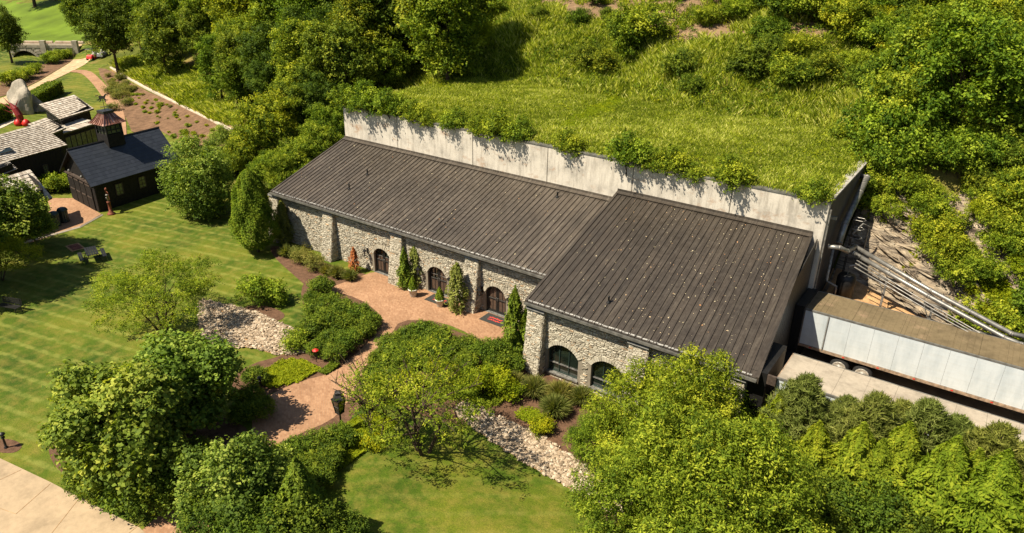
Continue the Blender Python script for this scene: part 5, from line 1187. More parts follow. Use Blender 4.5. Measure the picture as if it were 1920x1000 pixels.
# ------------------------------------------------------------------ loading dock: trailers, pipes, rock slope
WZ = .28
def trailer(x0, y0, y1, L, zr, zs, side_m, roof_m, label, wheels):
    e = empty('semi_trailer', (x0, y0, 0)); w = y1-y0; tag(e, label, 'trailer', 'semi trailers at the loading dock')
    n = 13
    for k in range(n):
        a, b = L*k/n, L*(k+1)/n
        MB().box(a+.003, 0, zs+.18, b-.006, .05, zr-.10).build('side_panel', side_m, e)
    MB().box(.02, .05, zs, L-.02, w-.04, zr-.11).build('box_body', M_['flash_pale'], e)
    for k in range(n):
        a, b = L*k/n, L*(k+1)/n
        MB().box(a+.004, .09, zr-.09, b-.004, w-.05, zr-.02+.008*(k % 2)).build('roof_panel', roof_m, e)
    MB().box(-.03, -.03, zs, L, .04, zs+.17).build('bottom_rail', M_['rail'], e); MB().box(-.03, -.02, zr-.10, L, .085, zr-.01).build('top_rail', M_['flash'], e); MB().box(0, w-.045, zr-.10, L, w, zr).build('top_rail', M_['flash'], e)
    MB().box(-.05, 0, zs, .0, w, zr-.03).build('rear_frame', M_['rail'], e); MB().box(1.28, -.045, zs+.1, 1.34, -.005, zr-.12).build('side_post', M_['steel_dull'], e)
    for k in range(9):
        MB().box(.6+k*(L-1.4)/8, -.045, zs+.05, .72+k*(L-1.4)/8, -.03, zs+.11).build('marker_light', M_['red'], e)
    f = MB()
    for k in range(54 if roof_m is M_['trailer_roof'] else 0): f.box(.15+k*(L-.3)/54, .10, zr-.02, .17+k*(L-.3)/54, w-.06, zr-.004)
    if f.v: tag(f.build('roof_bow', roof_m, e), kind='stuff')
    f = MB()
    for y in (.35, .75, w-.8, w-.4): f.tube([(-.08, y, zs+.1), (-.08, y, zr-.2)], .02, 5)
    f.build('door_bars', M_['steel_dull'], e)
    f = MB()
    for y in (.9, w-1.1): f.box(.2, y, zs-.25, L-.3, y+.12, zs)
    for k in range(16): f.box(.5+k*(L-1)/16, .1, zs-.12, .58+k*(L-1)/16, w-.1, zs)
    f.build('chassis', M_['black'], e)
    for x in wheels:
        f = MB(); f.tube([(x, .1, .52+WZ), (x, w-.1, .52+WZ)], .07, 6); f.build('axle', M_['black'], e)
        for y in (.02, w-.5):
            t = MB(); t.lathe([(.30, -.24), (.50, -.22), (.54, -.12), (.54, .12), (.50, .22), (.30, .24)], 24); t.v = [(v[0]+x, v[2]+y+.24, v[1]+.54+WZ) for v in t.v]; wh = t.build('wheel', M_['rubber'], e, True)
            t = MB(); t.lathe([(.40, .005), (.38, -.03), (.34, -.03), (.30, -.012), (.17, -.012), (.15, -.06), (.02, -.06)], 20); t.v = [(v[0]+x, v[2]+y-.02, v[1]+.54+WZ) for v in t.v]; t.build('rim', M_['rim'], wh, True)
    f = MB()
    for y in (.45, w-.55): f.box(L-3.2, y, WZ, L-3.05, y+.12, zs)
    f.build('landing_gear', M_['steel_dull'], e)
    return e
trailer(13.62, 5.5, 8.35, 16.2, 3.98, 1.5, M_['trailer_side'], M_['trailer_roof'], 'white trailer with a dirty brown roof, the farther of the two at the dock', (2.4, 3.65))
trailer(14.45, -2.75, .10, 16.2, 3.95, 1.35, M_['trailer_side'], M_['trailer_roof_pale'], 'trailer with a dusty beige roof behind the pines, the nearer at the dock', (2.5, 3.75))
dk = empty('loading_dock', (13.1, 3, 0)); tag(dk, 'black dock shelters between the stone building and the trailers', 'loading dock')
MB().box(-.02, 2.2, 0, .5, 5.0, 4.2).build('dock_shelter', M_['black'], dk); MB().box(-.02, -6.0, 0, .9, -2.7, 4.1).build('dock_shelter', M_['black'], dk); MB().box(-.02, -2.6, 0, .6, 2.1, 1.2).build('dock_wall', M_['black'], dk)
MB().box(.92, -6.0, 3.55, 1.35, -5.86, 4.05).build('dock_bumper', M_['darkwood'], dk)
sheet('dock_yard', None, .275, 'walk', 2, kd='structure', world=[(13.2, -6), (36, -7), (36, 8.5), (13.2, 8.5)])
sheet('ledge_slab', None, .13, 'dirt', .5, world=[(13.35, 8.95), (24.5, 9.0), (22, 9.9), (20, 10.9), (18.0, 11.6), (16.6, 12.0), (15.2, 12.4), (13.35, 13.2)])
MB_ = MB().hexa([(13.35, 8.55, 0), (26, 8.55, 0), (26, 8.95, 0), (13.35, 8.95, 0), (13.35, 8.55, 3.16), (26, 8.55, 1.3), (26, 8.95, 1.3), (13.35, 8.95, 3.16)]); tag(MB_.build('retaining_wall', M_['concrete_shade']), 'low concrete retaining wall behind the farther trailer', 'wall')
# rock outcrop beside the pipes
r = np.random.default_rng(21); rocks = [rockmesh('rock_%s' % 'abcdefg'[k], r, 3, .22, 'rock', (1.0, .60, .30), .09) for k in range(7)]
pts = poly_pts(px_poly([(1612, 470), (1640, 420), (1690, 345), (1730, 380), (1760, 470), (1830, 560), (1880, 640), (1925, 670), (1930, 700), (1850, 665), (1760, 615), (1700, 575), (1640, 540), (1600, 500)], 1), .15)
face = drape('rock_slope', px_poly([(1600, 420), (1650, 350), (1700, 320), (1745, 370), (1780, 470), (1850, 560), (1930, 655), (1950, 700), (1860, 655), (1740, 590), (1650, 540), (1598, 505)], 1), .06, M_['rock'], .25)
for v in face.vertices:     # tilted ledges: flat treads, steep broken risers
    p = v.co; s_ = math.sin(p.x*1.9+p.y*.7)*.16+math.sin(p.x*.9-p.y*1.7)*.14+math.sin(p.x*4.1+p.y*3.3)*.05; k = (p.z+.30*p.x*.4+s_)*1.5; fr = k % 1; v.co.z += .42*((fr**4)-fr*.55)+s_*.9; v.co.y -= .30*fr
for p_ in face.polygons: p_.use_smooth = False
rs_ = tag(link('rock_slope', face), kind='structure')
for k in range(280):
    q = pts[r.integers(len(pts))]; z = Gs(*q); s_ = .25+.70*r.random()**2.2; link('rock', rocks[k % 7], rs_, (q[0], q[1], z+.04), (r.normal()*.12-.25, r.normal()*.12+.28, rad(-28)+r.normal()*.35), (s_*1.25, s_*(.7+.5*r.random()), s_*(.7+.6*r.random())))
# pipes
def pipe(path, rd, name, label, col='steel', collars=0, group='silver pipes over the rock slope', parent=None):
    path = [np.array(p, float) for p in path]; o = path[0]; e = empty(name, o); tag(e, label, 'pipe', group)
    MB().tube([p-o for p in path], rd, 12).build('pipe_run', M_[col], e, True)
    if collars:
        for a, b in zip(path[:-1], path[1:]):
            n = max(1, int(np.linalg.norm(b-a)/collars))
            for k in range(n+1):
                c = a+(b-a)*(k+.02)/(n+.04)-o; d = unit(b-a)*.035; MB().tube([c-d, c+d], rd*1.09, 12).build('collar', M_['steel_dull'], e, True)
    return e
zt = 6.0
A0, A1, A2, A3 = onplane(1604, 463, 6.0), onplane(1745, 545, 4.8), onplane(1897, 626, 3.9), onplane(1965, 641, 3.8)
off = np.array([-.38, -.62, -.05]); A1_, A2_ = A1, A2
pipe([A0, A1, A2, A3], .135, 'insulated_pipe', 'thick silver insulated pipe, the upper of the pair running over the rocks', collars=2.2)
pipe([onplane(1599, 474, 6.0), onplane(1740, 555, 4.8), onplane(1885, 634, 3.9), onplane(1914, 646, 3.85), onplane(1970, 652, 3.85)], .135, 'insulated_pipe', 'thick silver insulated pipe, the lower of the pair running over the rocks', collars=2.2)
for k, (dv, lb) in enumerate([(14, 'thin grey conduit just below the thick pipes'), (20, 'thin grey conduit, second below the thick pipes'), (27, 'lowest thin conduit under the thick pipes')]):
    pipe([onplane(1606-2*k, 474+dv, 5.8), onplane(1735, 552+dv, 4.5), onplane(1835, 612+dv*.8, 3.8), onplane(1900, 648+dv*.5, 3.6)], .035, 'conduit', lb, 'steel_dull')
for (u, v, ub, vb, lb) in [(1664, 522, 0, 0, 'nearest the building'), (1750, 572, 0, 0, 'in the middle of the run'), (1843, 624, 0, 0, 'at the lower right')]:
    hz_ = 5.2-(u-1640)*.0075; t = onplane(u, v, hz_); g = Gs(t[0], t[1]); e = empty('pipe_support', (t[0], t[1], g)); tag(e, 'grey steel pipe support '+lb, 'pipe support', 'pipe supports'); h = hz_-g
    MB().box(-.06, -.06, -.2, .06, .06, h).build('post', M_['steel_dull'], e); MB().box(-.5, -.10, h-.10, .75, .06, h+.03).build('cross_arm', M_['steel_dull'], e); MB().tube([(-.06, -.06, h*.55), (-.45, -.06, h-.1)], .03, 5).build('brace', M_['steel_dull'], e)
pipe([onplane(1592, 325, 9.2)]+[np.array([13.75, 16.5, 9.35]), np.array([13.75, 16.2, 9.2]), np.array([13.75, 11.5, 7.4]), np.array([13.8, 10.6, 6.4])][1:], .20, 'duct_pipe', 'thick dull silver duct running down the shaded side of the concrete building', 'steel', 1.6)
pipe([(13.7, 9.6, 6.6), (13.7, 9.6, 4.2), (14.3, 9.8, 3.9), (14.3, 9.8, 3.1)], .09, 'valve_pipe', 'vertical pipe elbow in the shade beside the duct', 'steel_dull')
pipe([(13.6, 8.4, 6.9), (14.2, 8.6, 6.9), (14.5, 9.6, 6.4), A0], .14, 'pipe_elbow', 'bent silver pipe where the run meets the concrete wall', 'steel', .8)
pipe([(14.9, 13.4, 3.3), (14.9, 13.4, 6.9), (14.6, 12.8, 7.2), (14.2, 12.2, 6.6)], .05, 'hose_loop', 'thin looping hose above the pipe junction', 'steel_dull')
e = empty('caged_ladder', (14.1, 12.6, 3.1)); tag(e, 'dark caged ladder against the shaded concrete side wall', 'ladder')
for y in (-.25, .25): MB().tube([(0, y, 0), (0, y, 4.6)], .03, 5).build('stile', M_['black'], e)
for k in range(13): MB().tube([(0, -.25, .3+k*.33), (0, .25, .3+k*.33)], .016, 4).build('rung', M_['black'], e)
for k in range(5): MB().tube([(0, -.3, 2+k*.6), (.5, -.3, 2+k*.6), (.65, 0, 2+k*.6), (.5, .3, 2+k*.6), (0, .3, 2+k*.6)], .02, 4).build('cage_hoop', M_['steel_dull'], e)
e = empty('service_tank', (14.7, 10.4, 3.1)); tag(e, 'black round tank standing in the shade at the foot of the ladder', 'tank')
MB().lathe([(.55, 0), (.55, 1.3), (.45, 1.5), (.1, 1.58)], 18).build('tank_body', M_['black'], e, True); MB().tube([(0, 0, 1.5), (0, 0, 2.1), (.5, .3, 2.2)], .06, 7).build('outlet_pipe', M_['steel_dull'], e)
e = empty('downpipe', (13.42, 7.95, 3.0)); tag(e, 'thin downpipe on the corner of the concrete building', 'downpipe'); MB().tube([(0, 0, 0), (0, 0, 6.3)], .05, 7).build('tube', M_['steel_dull'], e); MB().tube([(0, 0, .6), (.35, -.1, .6)], .05, 7).build('outlet', M_['steel'], e)
e = empty('wall_floodlight', (13.5, 8.6, 8.6)); tag(e, 'small pale floodlight on the corner of the concrete wall', 'floodlight'); MB().box(-.15, -.1, -.05, .2, .1, .12).build('lamp_head', M_['steel'], e); MB().tube([(-.2, 0, 0), (.1, 0, 0)], .03, 5).build('arm', M_['steel'], e)

# ------------------------------------------------------------------ vegetation
rv = random.Random(99)
# garden trees
putc('maple', 220, 800, .82, rz=.5, label='large broadleaf tree whose crown fills the lower left lawn, left half of the pair', group=None)
putc('maple', 338, 728, .76, rz=2.6, label='large broadleaf tree right behind the lower left one, beside the dry creek')
putc('maple2', 445, 915, .76, rz=1, label='smaller broadleaf tree beside the brick path at the bottom left')
putc('locust', 290, 548, .84, rz=.8, label='feathery yellow green multi stemmed tree on the lawn beside the dry creek')
putc('airy', 790, 745, .92, rz=.3, label='sparse yellow green tree with bare pale limbs on the small front lawn')
putc('bare', 700, 752, 1.0, rz=2.3, label='small half bare tree whose dark twigs reach over the path by the lantern')
putc('bright', 1258, 792, .86, rz=.2, label='bright green ash tree in front of the wing windows')
putc('bright', 1335, 935, .92, rz=2.2, label='bright green ash tree at the bottom right of centre')
putc('bright2', 1185, 935, .75, rz=1.2, label='smaller bright green ash tree left of the bottom right ash')
putc('bright2', 1125, 822, .48, rz=4, label='low bright green young tree at the lower right end of the lower creek')
putc('bright2', 1350, 755, .62, rz=3.2, label='slender ash tree reaching over the corner of the wing roof')
putc('maple2', 12, 405, 1.0, rz=.4, label='leafy tree hiding the outbuilding at the left edge')
putc('maple2', 58, 425, .62, rz=2.0, label='smaller leafy tree by the dark bins')
putc('locust', -15, 480, .60, rz=2.0, label='small tree with a dark trunk on the left lawn edge')
putc('woodA', -110, 420, .8, label='tree outside the left edge that shades the lawn')
putc('bigbush', 372, 345, 1.0, rz=.5, label='large dense round bush left of the columnar evergreen')
putc('column', 474, 398, .98, rz=.2, label='tall clipped columnar evergreen at the left end of the stone wall')
putc('bigbush', 420, 290, .70, rz=2.5, label='leafy bush behind the large round bush')
putc('woodC', 500, 240, .95, rz=1, label='light green willow like tree left of the concrete wall')
for k, (u, v, s) in enumerate([(560, 300, .62), (600, 270, .60), (615, 235, .6), (530, 325, .55), (575, 345, .5), (455, 290, .55), (505, 320, .55), (470, 265, .6)]): putc('woodC', u, v, s, label='young leafy tree growing against the left end of the roof', group='young trees left of the building')
# by the wall
for (k, u, v, s, lb) in [('wallcone2', 531, 418, 1.15, 'dark juniper in the shade of the leftmost buttress'), ('deadcone', 664, 488, 1.0, 'dead orange juniper left of the leftmost arched door'), ('wallcone', 758, 505, 1.0, 'slim juniper in front of the buttress left of the middle door'), ('wallcone2', 779, 500, 1.0, 'slim juniper just left of the middle arched door'), ('wallcone2', 857, 540, 1.12, 'slim juniper right of the middle arched door'), ('wallcone', 965, 605, 1.45, 'tall juniper at the corner where the wing meets the long wall'), ('wallcone', 985, 625, 1.1, 'juniper hugging the left corner of the wing')]: putc(k, u, v, s, label=lb)
for (u, v, s) in [(537, 473, 1.0), (632, 512, 1.0), (656, 518, .9), (612, 508, .8)]: putc('reed', u, v, s, label='green ornamental grass clump in the bed along the stone wall', group='ornamental grass clumps by the wall')
for (u, v, s) in [(570, 482, 1.1), (590, 496, 1.1), (556, 476, .8)]: putc('brownbush', u, v, s, label='brownish perennial clump in the bed along the stone wall', group='brown perennials by the wall')
for (u, v, s) in [(1000, 728, .9), (1050, 738, .9), (1040, 765, .9), (1090, 745, .8), (965, 715, .7)]: putc('reedbig', u, v, s, label='large wispy grass clump below the wing window', group='wispy grasses below the wing window')
putc('gardenbush', 490, 548, 1.15, label='leafy bush alone on the lawn above the dry creek'); putc('gardenbush', 555, 640, .7, label='small leafy bush at the tail of the upper creek')
putc('gardenbush', 520, 560, .6, label='small bush beside the lone lawn bush')
for (u, v, s) in [(608, 540, 1.25), (590, 560, .8), (625, 575, 1.1), (597, 588, 1.0), (650, 585, 1.05), (680, 592, 1.0), (700, 605, .85), (620, 605, 1.1), (655, 612, 1.15), (690, 622, .95), (590, 618, 1.0), (625, 640, 1.1), (660, 642, .95), (600, 655, .9), (632, 665, .8)]:
    putc(rv.choice(['hedge', 'hedge2']), u-6, v, s*.80, label='dense holly shrub in the bed left of the brick path', group='shrubs left of the brick path')
for (u, v, s) in [(790, 622, 1.2), (760, 632, 1.1), (730, 650, 1.05), (820, 636, 1.1), (850, 650, 1.0), (875, 648, .85), (710, 672, 1.0), (745, 670, 1.15), (785, 662, 1.15), (825, 668, 1.0), (700, 700, .9), (735, 705, 1.0), (905, 660, 1.0), (935, 655, 1.1), (960, 650, .9), (925, 680, 1.0), (870, 680, .9), (960, 680, .9)]:
    putc(rv.choice(['hedge', 'hedge2']), u+4, v+2, s*.80, label='dense holly shrub in the bed right of the brick path', group='shrubs right of the brick path')
for (u, v, s) in [(560, 842, 1.0), (600, 828, 1.0), (640, 812, .9), (525, 862, 1.0), (580, 870, .9), (545, 895, .9), (490, 760, .9), (470, 740, .9), (450, 770, .8), (620, 850, .85), (600, 890, .8), (480, 700, .8)]:
    putc('hedge', u, v+8, s*.78, label='dense holly shrub in the bed below the brick path', group='shrubs below the brick path')
for (u, v, s) in [(250, 920, 1.2), (300, 930, 1.2), (330, 905, 1.0), (210, 905, 1.1), (370, 860, .9), (290, 900, 1.0), (170, 905, .9)]: putc('hedge', u, v, s, label='dark shrub under the large lower left trees', group='shrubs under the lower left trees')
for (u, v, s) in [(830, 700, 1.1), (880, 720, 1.2), (770, 720, 1.1), (715, 735, 1.0), (925, 715, 1.2), (950, 735, 1.0), (700, 830, .7), (1015, 800, .8)]:
    putc('lime', u, v, s, label='yellow green shrub under the sparse tree', group='yellow green shrubs in the central bed')
putc('cone_dark', 565, 945, 1.5, label='dark green cone shaped spruce at the bottom edge'); putc('roundbush', 560, 1010, 1.0, label='dark rounded bush at the bottom edge below the spruce')
for (u, v, s) in [(420, 985, .9), (490, 1000, 1.0), (630, 1010, .7)]: putc('roundbush', u, v, s, label='rounded dark bush at the bottom edge left of the small lawn', group='bottom edge bushes')
# bottom right planting
for (k, u, v, s, lb) in [('pine', 1500, 790, .9, 'pine tree at the left end of the row along the near trailer'), ('pine', 1625, 835, .95, 'second pine from the left along the near trailer'), ('pine2', 1722, 840, 1.0, 'third pine from the left along the near trailer'), ('pine', 1850, 895, .95, 'pine near the right edge in front of the near trailer'), ('pine2', 1925, 905, .9, 'pine cut off by the right edge'), ('pine2', 1560, 830, .8, 'smaller pine between the first two of the row'), ('pine2', 1790, 860, .8, 'smaller pine between the third pine and the right edge'),
    ('arb', 1460, 800, .75, 'golden green evergreen left of the first pine'), ('arb', 1597, 885, .9, 'golden green evergreen below the second pine'), ('arb', 1678, 890, .95, 'golden green evergreen in the middle of the lower row'), ('arb', 1762, 925, 1.0, 'golden green evergreen below the third pine'), ('arb', 1850, 960, 1.05, 'golden green evergreen near the lower right corner'), ('arb', 1925, 985, 1.0, 'golden green evergreen in the lower right corner'), ('arb', 1520, 870, .8, 'golden green evergreen beside the bottom ash tree'), ('arb', 1440, 860, .7, 'golden green evergreen between the ash trees'),
    ('pine', 1575, 815, .75, 'narrow pine behind the second pine of the row'), ('pine2', 1675, 825, .85, 'bushy pine between the second and third pines'), ('pine2', 1775, 860, .9, 'pale green pine right of the third pine'), ('arb', 1635, 905, .8, 'golden green evergreen squeezed between two others in the lower row'), ('bright2', 1490, 880, .45, 'young light green tree among the evergreens at the bottom right'), ('bright2', 1720, 925, .42, 'young light green tree between the golden evergreens'), ('arb', 1808, 930, .85, 'small golden green evergreen right of the young tree'),
    ('roundbush', 1535, 945, 1.0, 'clipped round bush at the bottom, left of three'), ('roundbush', 1620, 960, 1.05, 'clipped round bush at the bottom, middle of three'), ('roundbush', 1700, 990, .95, 'clipped round bush at the bottom, right of three'), ('roundbush', 1470, 990, .8, 'small clipped bush at the bottom beside the ash tree'), ('roundbush', 1790, 1010, .8, 'clipped bush at the bottom edge among the evergreens')]: putc(k, u, v, s, label=lb)
# shrubs on the parapet
for (u, v, s) in [(652, 184, 1.15), (705, 190, 1.25), (738, 200, 1.1), (790, 208, 1.2), (858, 222, 1.15), (940, 238, 1.2), (968, 248, .9), (1068, 266, 1.2), (1180, 290, 1.3), (1262, 304, 1.25), (1372, 326, 1.35), (1518, 366, 1.15), (910, 232, .9), (1225, 300, .8), (820, 212, .8), (1300, 315, .7), (680, 186, .8)]:
    p = onplane(u, v, 10.3); x = p[0]; o = put('overhang', (x, BY+.15+rv.uniform(0, .25), BZ-.55), s*rv.uniform(.75, 1.15), label='green shrub spilling over the concrete parapet', group='shrubs along the concrete parapet')
for (y_, s) in [(18.5, .8), (20.5, .9), (22.5, 1.0), (24.5, 1.0), (26.5, 1.1)]: put('hillA', (14.2, y_, Gs(14.2, y_)-.2+max(0, 8.6-Gs(14.2, y_))*.0), s*1.3, sz=1.25, label='shrub growing against the far end of the dark concrete side wall', group='shrubs at the far corner of the concrete building')
# far left garden
for (u, v, s) in [(108, 345, .9), (125, 340, .8), (92, 350, .7)]: putc('gardenbush', u, v, s*1.2, label='flowering shrub between the outbuilding and the black barn', group='shrubs by the barn')
for k in range(90):
    t = rv.random(); w = rv.random(); u = 205+t*215; v = 140+t*105+(w**1.3)*min(60, 18+t*70)+4
    if u < 240 and v > 185: continue
    putc(rv.choice(['lime', 'brownbush', 'gardenbush']), u, v, rv.uniform(.18, .42), label='low plant dotted on the mulched slope', group='low plants on the mulched slope')
for k in range(26): putc('brownbush', 195+rv.random()*45+k*.6, 138+rv.random()*45+k*.8, rv.uniform(.7, 1.2), label='grey green perennial beside the curving brick path', group='perennials beside the curving path')
for (u, v) in [(100, 108), (112, 104), (125, 102), (92, 112), (40, 142), (52, 138), (28, 146), (14, 150), (65, 130)]: putc('gardenbush', u, v, rv.uniform(1.0, 1.4), label='leafy plant on the stream bank below the bridge', group='stream bank plants')
# big trees round the bridge
for (k, u, v, s, lb) in [('woodD', 8, 62, .78, 'dark tree left of the bridge'), ('woodD', 45, -70, 1.6, 'tall tree with a thick leaning trunk beside the bridge'), ('woodA', 105, -75, 1.3, 'tall tree behind the bridge on the golf lawn'), ('woodA', 150, 18, .9, 'tree on the golf lawn right of the bridge'), ('woodD', 205, 55, 1.05, 'dark tree above the golf carts')]: putc(k, u, v, s, label=lb)
# woodland along the top
WL = 'woodland tree in the mass along the top left'
rows = [(-80, 60, 250, 830, 86, (1.2, 1.45)), (-15, 44, 235, 890, 74, (1.05, 1.3)), (38, 36, 245, 840, 66, (.85, 1.1)), (80, 34, 310, 700, 62, (.72, .95)), (122, 26, 395, 630, 58, (.62, .8)), (160, 20, 450, 600, 48, (.5, .62)), (205, 20, 540, 620, 42, (.42, .55))]
for (v0, jv, u0, u1, st, sc_) in rows:
    u = u0
    while u < u1:
        kk = rv.choices(['woodA', 'woodB', 'woodC', 'woodD', 'sumac'], [3.2, 3, 1.4, 3, .7])[0]; v = v0+rv.uniform(-.5, .5)*jv; s = rv.uniform(*sc_)
        if kk in ('woodC', 'sumac'): s *= 1.2
        putc(kk, u+rv.uniform(-14, 14), v, s, label=WL, group='woodland along the top left'); u += st
for (u, v, s) in [(655, 95, 1.0), (720, 120, .8), (770, 90, .9), (830, 70, 1.0), (880, 60, .9), (700, 60, 1.0), (930, 20, .8), (810, 110, .6), (860, 100, .5), (640, 150, .7)]: putc(rv.choice(['woodC', 'sumac', 'hillA']), u, v, s*rv.uniform(.9, 1.1), label='young tree at the edge of the grassy slope', group='young trees at the meadow edge')
# shrubs in the meadow
for (k, u, v, s) in [('hillA', 1195, 55, 1.25), ('hillA', 1180, 75, .9), ('hillB', 1275, 125, 1.0), ('hillB', 1105, 110, .9), ('hillB', 1130, 120, .9), ('hillD', 1400, 120, .9), ('hillA', 1475, 135, .85), ('hillB', 1510, 145, .9), ('hillB', 1440, 95, .9), ('hillC', 1500, 85, .9), ('hillB', 1545, 130, .9), ('hillC', 1610, 120, 1.0), ('hillB', 1625, 150, .9), ('hillA', 1600, 265, .75), ('hillC', 1610, 285, .6), ('hillB', 1445, 60, .9), ('hillC', 1240, 60, .6), ('hillB', 1085, 35, .7), ('hillB', 1140, 30, .6), ('hillC', 1330, 30, .9), ('hillB', 1010, 30, .7), ('hillC', 1380, 20, 1.0), ('hillB', 1295, 160, .6), ('hillC', 1690, 170, .9), ('hillB', 1655, 200, .8)]:
    putc(k, u, v, s*1.1, label='shrub growing in the long grass of the hillside', group='shrubs in the hillside meadow')
reg = [(1395, -60), (2020, -60), (2020, 640), (1900, 625), (1840, 545), (1790, 450), (1760, 380), (1735, 335), (1690, 300), (1660, 250), (1640, 205), (1700, 190), (1690, 150), (1620, 100), (1560, 60), (1500, 25), (1400, 10)]
A = np.array(reg); n = 0
for v in range(-60, 640, 33):
    for u in range(1395, 2010, 44):
        uu, vv = u+rv.uniform(-16, 16)+(v % 2)*20, v+rv.uniform(-12, 12)
        if not inside([[uu, vv]], A)[0]: continue
        near = ss(100, 400, vv)
        if not inside([[uu-62*near, vv+30*near]], A)[0]: continue
        up_tree = vv < 150 and uu > 1600
        k = rv.choices(['hillA', 'hillB', 'hillC', 'woodC', 'hillD', 'hillE'], [3, 2.0, 1.2 if vv > 120 else .6, 1.0 if (up_tree and uu > 1720) or uu > 1800 else 0, 1.6, .9])[0]
        putc('hillA' if (k == 'woodC' and vv > 150) else k, uu, vv, rv.uniform(.85, 1.25)*(1-.28*near), label='shrub in the dense thicket on the right hillside', group='thicket on the right hillside')
for u in range(1020, 1420, 50): putc(rv.choice(['hillA', 'hillB', 'hillC', 'hillE']), u+rv.uniform(-10, 10), rv.uniform(-40, 0), rv.uniform(.5, .85), label='shrub along the top of the hill', group='shrubs along the hill top')
for (u, v) in [(1640, 300), (1660, 330), (1640, 345), (1700, 330), (1725, 350), (1745, 385), (1770, 420), (1780, 470), (1760, 440), (1800, 510), (1820, 545), (1850, 580), (1880, 605), (1675, 350), (1625, 365), (1650, 385), (1835, 500)]: putc(rv.choice(['lime', 'hillC']), u, v, rv.uniform(.55, 1.0) if rv.random() < .5 else rv.uniform(.8, 1.3), label='yellow green scrub at the edge of the rock face', group='yellow scrub along the rock face')
# leafy weeds and brambles all over the slope: countless small plants, so one mass each
def weeds(pts, n, rr_, hh, size, m_, label, seed, z=None, tw=16):
    r = np.random.default_rng(int(seed)); P = pts[r.choice(len(pts), n)]+r.uniform(-.5, .5, (n, 2)); kk = np.sin(P[:, 0]*.42+seed)*np.sin(P[:, 1]*.37-seed)+.5*np.sin(P[:, 0]*1.1+P[:, 1]*.8); P = P[kk > (-9 if hh < .2 else -.15)]; n = len(P)
    zz = G(P[:, 0], P[:, 1]) if z is None else np.full(n, z); s_ = .5+1.0*r.random(n)**2; C_ = np.concatenate([P, (zz+hh*s_*.4)[:, None]], 1)
    d = unit(r.normal(size=(n*tw, 3))); d[:, 2] = np.abs(d[:, 2]); ss_ = np.repeat(s_, tw)
    Q = np.repeat(C_, tw, 0)+d*ss_[:, None]*np.array([rr_, rr_, hh*.7])*(.5+.5*r.random((n*tw, 1))); V = leaf_quads(Q, d*.5+[0, 0, .6]+r.normal(size=d.shape)*.4, size, .6, r)
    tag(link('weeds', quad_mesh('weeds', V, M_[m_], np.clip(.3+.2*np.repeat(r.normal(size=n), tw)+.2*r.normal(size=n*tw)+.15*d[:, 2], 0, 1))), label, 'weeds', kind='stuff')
# tall grass
r = np.random.default_rng(31)
top_pts = poly_pts([(BX0+.5, BY+.6), (BX1-.6, BY+.6), (BX1-.6, 26), (BX0+.5, 26)], .5)
weeds(top_pts, 1600, .45, .35, .13, 'l_lime', 'low leafy weeds in the grass of the flat roof', 4, z=BZ)
weeds(poly_pts([(BX0+.5, BY+.4), (BX1-.6, BY+.4), (BX1-.6, 10), (BX0+.5, 10)], .4), 420, .45, .45, .13, 'l_gold', 'ragged weeds along the edge of the flat roof', 5, z=BZ-.1)
trk = [onplane(u, v, BZ)[:2] for u, v in [(1035, 240), (1060, 222), (1095, 205), (1130, 188), (1155, 178), (1180, 176), (1188, 190), (1150, 205), (1120, 222), (1085, 242), (1050, 250)]]
kt = inside(top_pts, np.array(trk)); weeds(top_pts[kt], 1400, .30, .10, .09, 'l_lime', 'bright low trampled track across the grass of the flat roof', 6.28, z=BZ+.02); top_pts = top_pts[~kt]
P_ = blades_over('tall_grass', top_pts, 46000, .14, .38, M_['l_grass'], r, z=BZ+.02, w=.022, lean=.9)
tag(link('tall_grass', P_), 'long seeding yellow green grass on the flat roof of the concrete building', 'grass', kind='stuff')
hp = poly_pts([(-48, 24), (-40, 18), (-29, 14), (-27.2, 24), (13, 24.5), (15, 20), (24, 22), (30, 60), (-20, 80), (-60, 60)], 1.0)
k = np.array([(lambda q: q[2] > 0 and 560 < q[0] < 1990 and -40 < q[1] < 420)(proj((a, b, Gs(a, b)))) for a, b in hp]); hp = hp[k]
weeds(hp, 3000, .55, .75, .17, 'l_hill', 'mid green leafy weeds tangled through the hillside grass', 1)
weeds(hp, 1900, .50, .60, .15, 'l_lime', 'yellow green leafy weeds tangled through the hillside grass', 2)
weeds(hp, 1200, .65, .9, .17, 'l_dark', 'dark green brambles scattered over the hillside', 3)
for b_ in BARE: hp = hp[~inside(hp, np.array(b_))]
hp = hp[~(inside(hp, np.array(BAND)) & (r.random(len(hp)) < .5))]
tag(link('hill_grass', blades_over('hill_grass', hp, 52000, .30, .85, M_['l_grass'], r, w=.045, lean=.9)), 'long rough grass covering the hillside above the concrete building', 'grass', kind='stuff')
sp_ = poly_pts(px_poly([(205, 118), (300, 110), (350, 130), (420, 190), (450, 235), (432, 238), (350, 200), (290, 165), (235, 138)], 1), .5)
tag(link('slope_grass', blades_over('slope_grass', sp_, 9000, .4, .9, M_['l_grass'], r, w=.06, lean=1.1)), 'rough weeds on the bank above the drainage channel', 'weeds', kind='stuff')
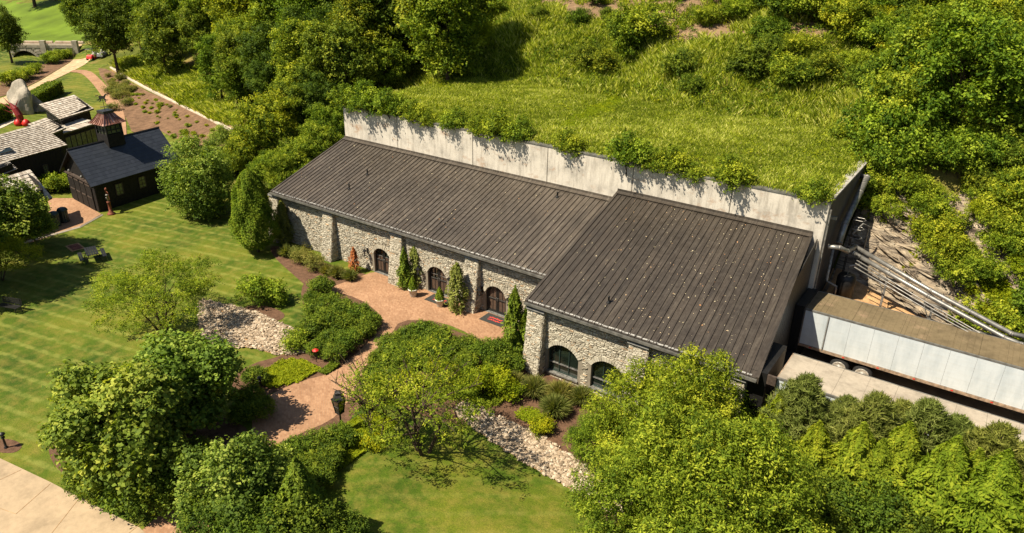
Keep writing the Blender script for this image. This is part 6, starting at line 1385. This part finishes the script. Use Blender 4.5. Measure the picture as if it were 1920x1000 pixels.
# leafy ground cover
def cover(px, n, size, m_, label, h=.25, seed=1):
    r = np.random.default_rng(seed); g = poly_pts(px_poly(px, 1), .25); P = g[r.choice(len(g), n)]+r.uniform(-.2, .2, (n, 2)); hh = h*(.35+.65*np.abs(np.sin(P[:, 0]*1.7)*np.sin(P[:, 1]*1.9)))
    Q = np.concatenate([P, (G(P[:, 0], P[:, 1])+hh*r.random(n)**.4)[:, None]], 1); N = np.array([0, 0, 1.])+r.normal(size=(n, 3))*.5
    tag(link('ground_cover', quad_mesh('ground_cover', leaf_quads(Q, N, size, .5, r), M_[m_], np.clip(.15+.7*r.random(n), 0, 1))), label, 'ground cover', kind='stuff')
cover([(495, 690), (560, 672), (600, 690), (590, 705), (540, 722), (500, 730), (480, 715)], 9000, .13, 'l_lime', 'bright lime ground cover beside the upper bend of the path', seed=2)
cover([(640, 800), (690, 775), (745, 790), (735, 805), (680, 845), (640, 880), (610, 905), (590, 880), (605, 850)], 14000, .13, 'l_lime', 'bright lime ground cover between the shrubs and the small lawn', seed=3)
cover([(590, 700), (610, 690), (640, 680), (620, 700)], 2500, .12, 'l_hedge', 'dark ground cover at the upper edge of the path', seed=4)
cover([(960, 770), (1000, 760), (1030, 790), (990, 800)], 1500, .12, 'l_lime', 'sparse seedlings on the soil above the lower creek', .1, 5)
cover([(330, 790), (360, 860), (310, 905), (200, 880), (190, 850)], 4000, .15, 'l_hedge', 'low leafy cover under the large lower left trees', seed=6)
cover([(700, 735), (780, 720), (900, 735), (960, 750), (900, 770), (860, 745), (770, 760), (710, 760)], 9000, .12, 'l_gold', 'yellow green ground cover in the central bed', seed=7)
vp = [(1625, 350), (1690, 330), (1740, 380), (1790, 470), (1850, 560), (1930, 640), (1960, 620), (1860, 520), (1780, 420), (1730, 330), (1680, 300), (1620, 310)]
cover(vp, 30000, .17, 'l_lime', 'yellow green creeping vine along the top of the rock face', .5, 8)
cover([(1620, 330), (1680, 330), (1715, 400), (1690, 430), (1640, 410), (1615, 420)], 7000, .15, 'l_gold', 'patch of creeping vine on the upper rocks', .4, 9)
cover([(1700, 470), (1730, 500), (1720, 530), (1690, 500)], 1100, .14, 'l_lime', 'small vine patch in the middle of the rock face', .3, 10)
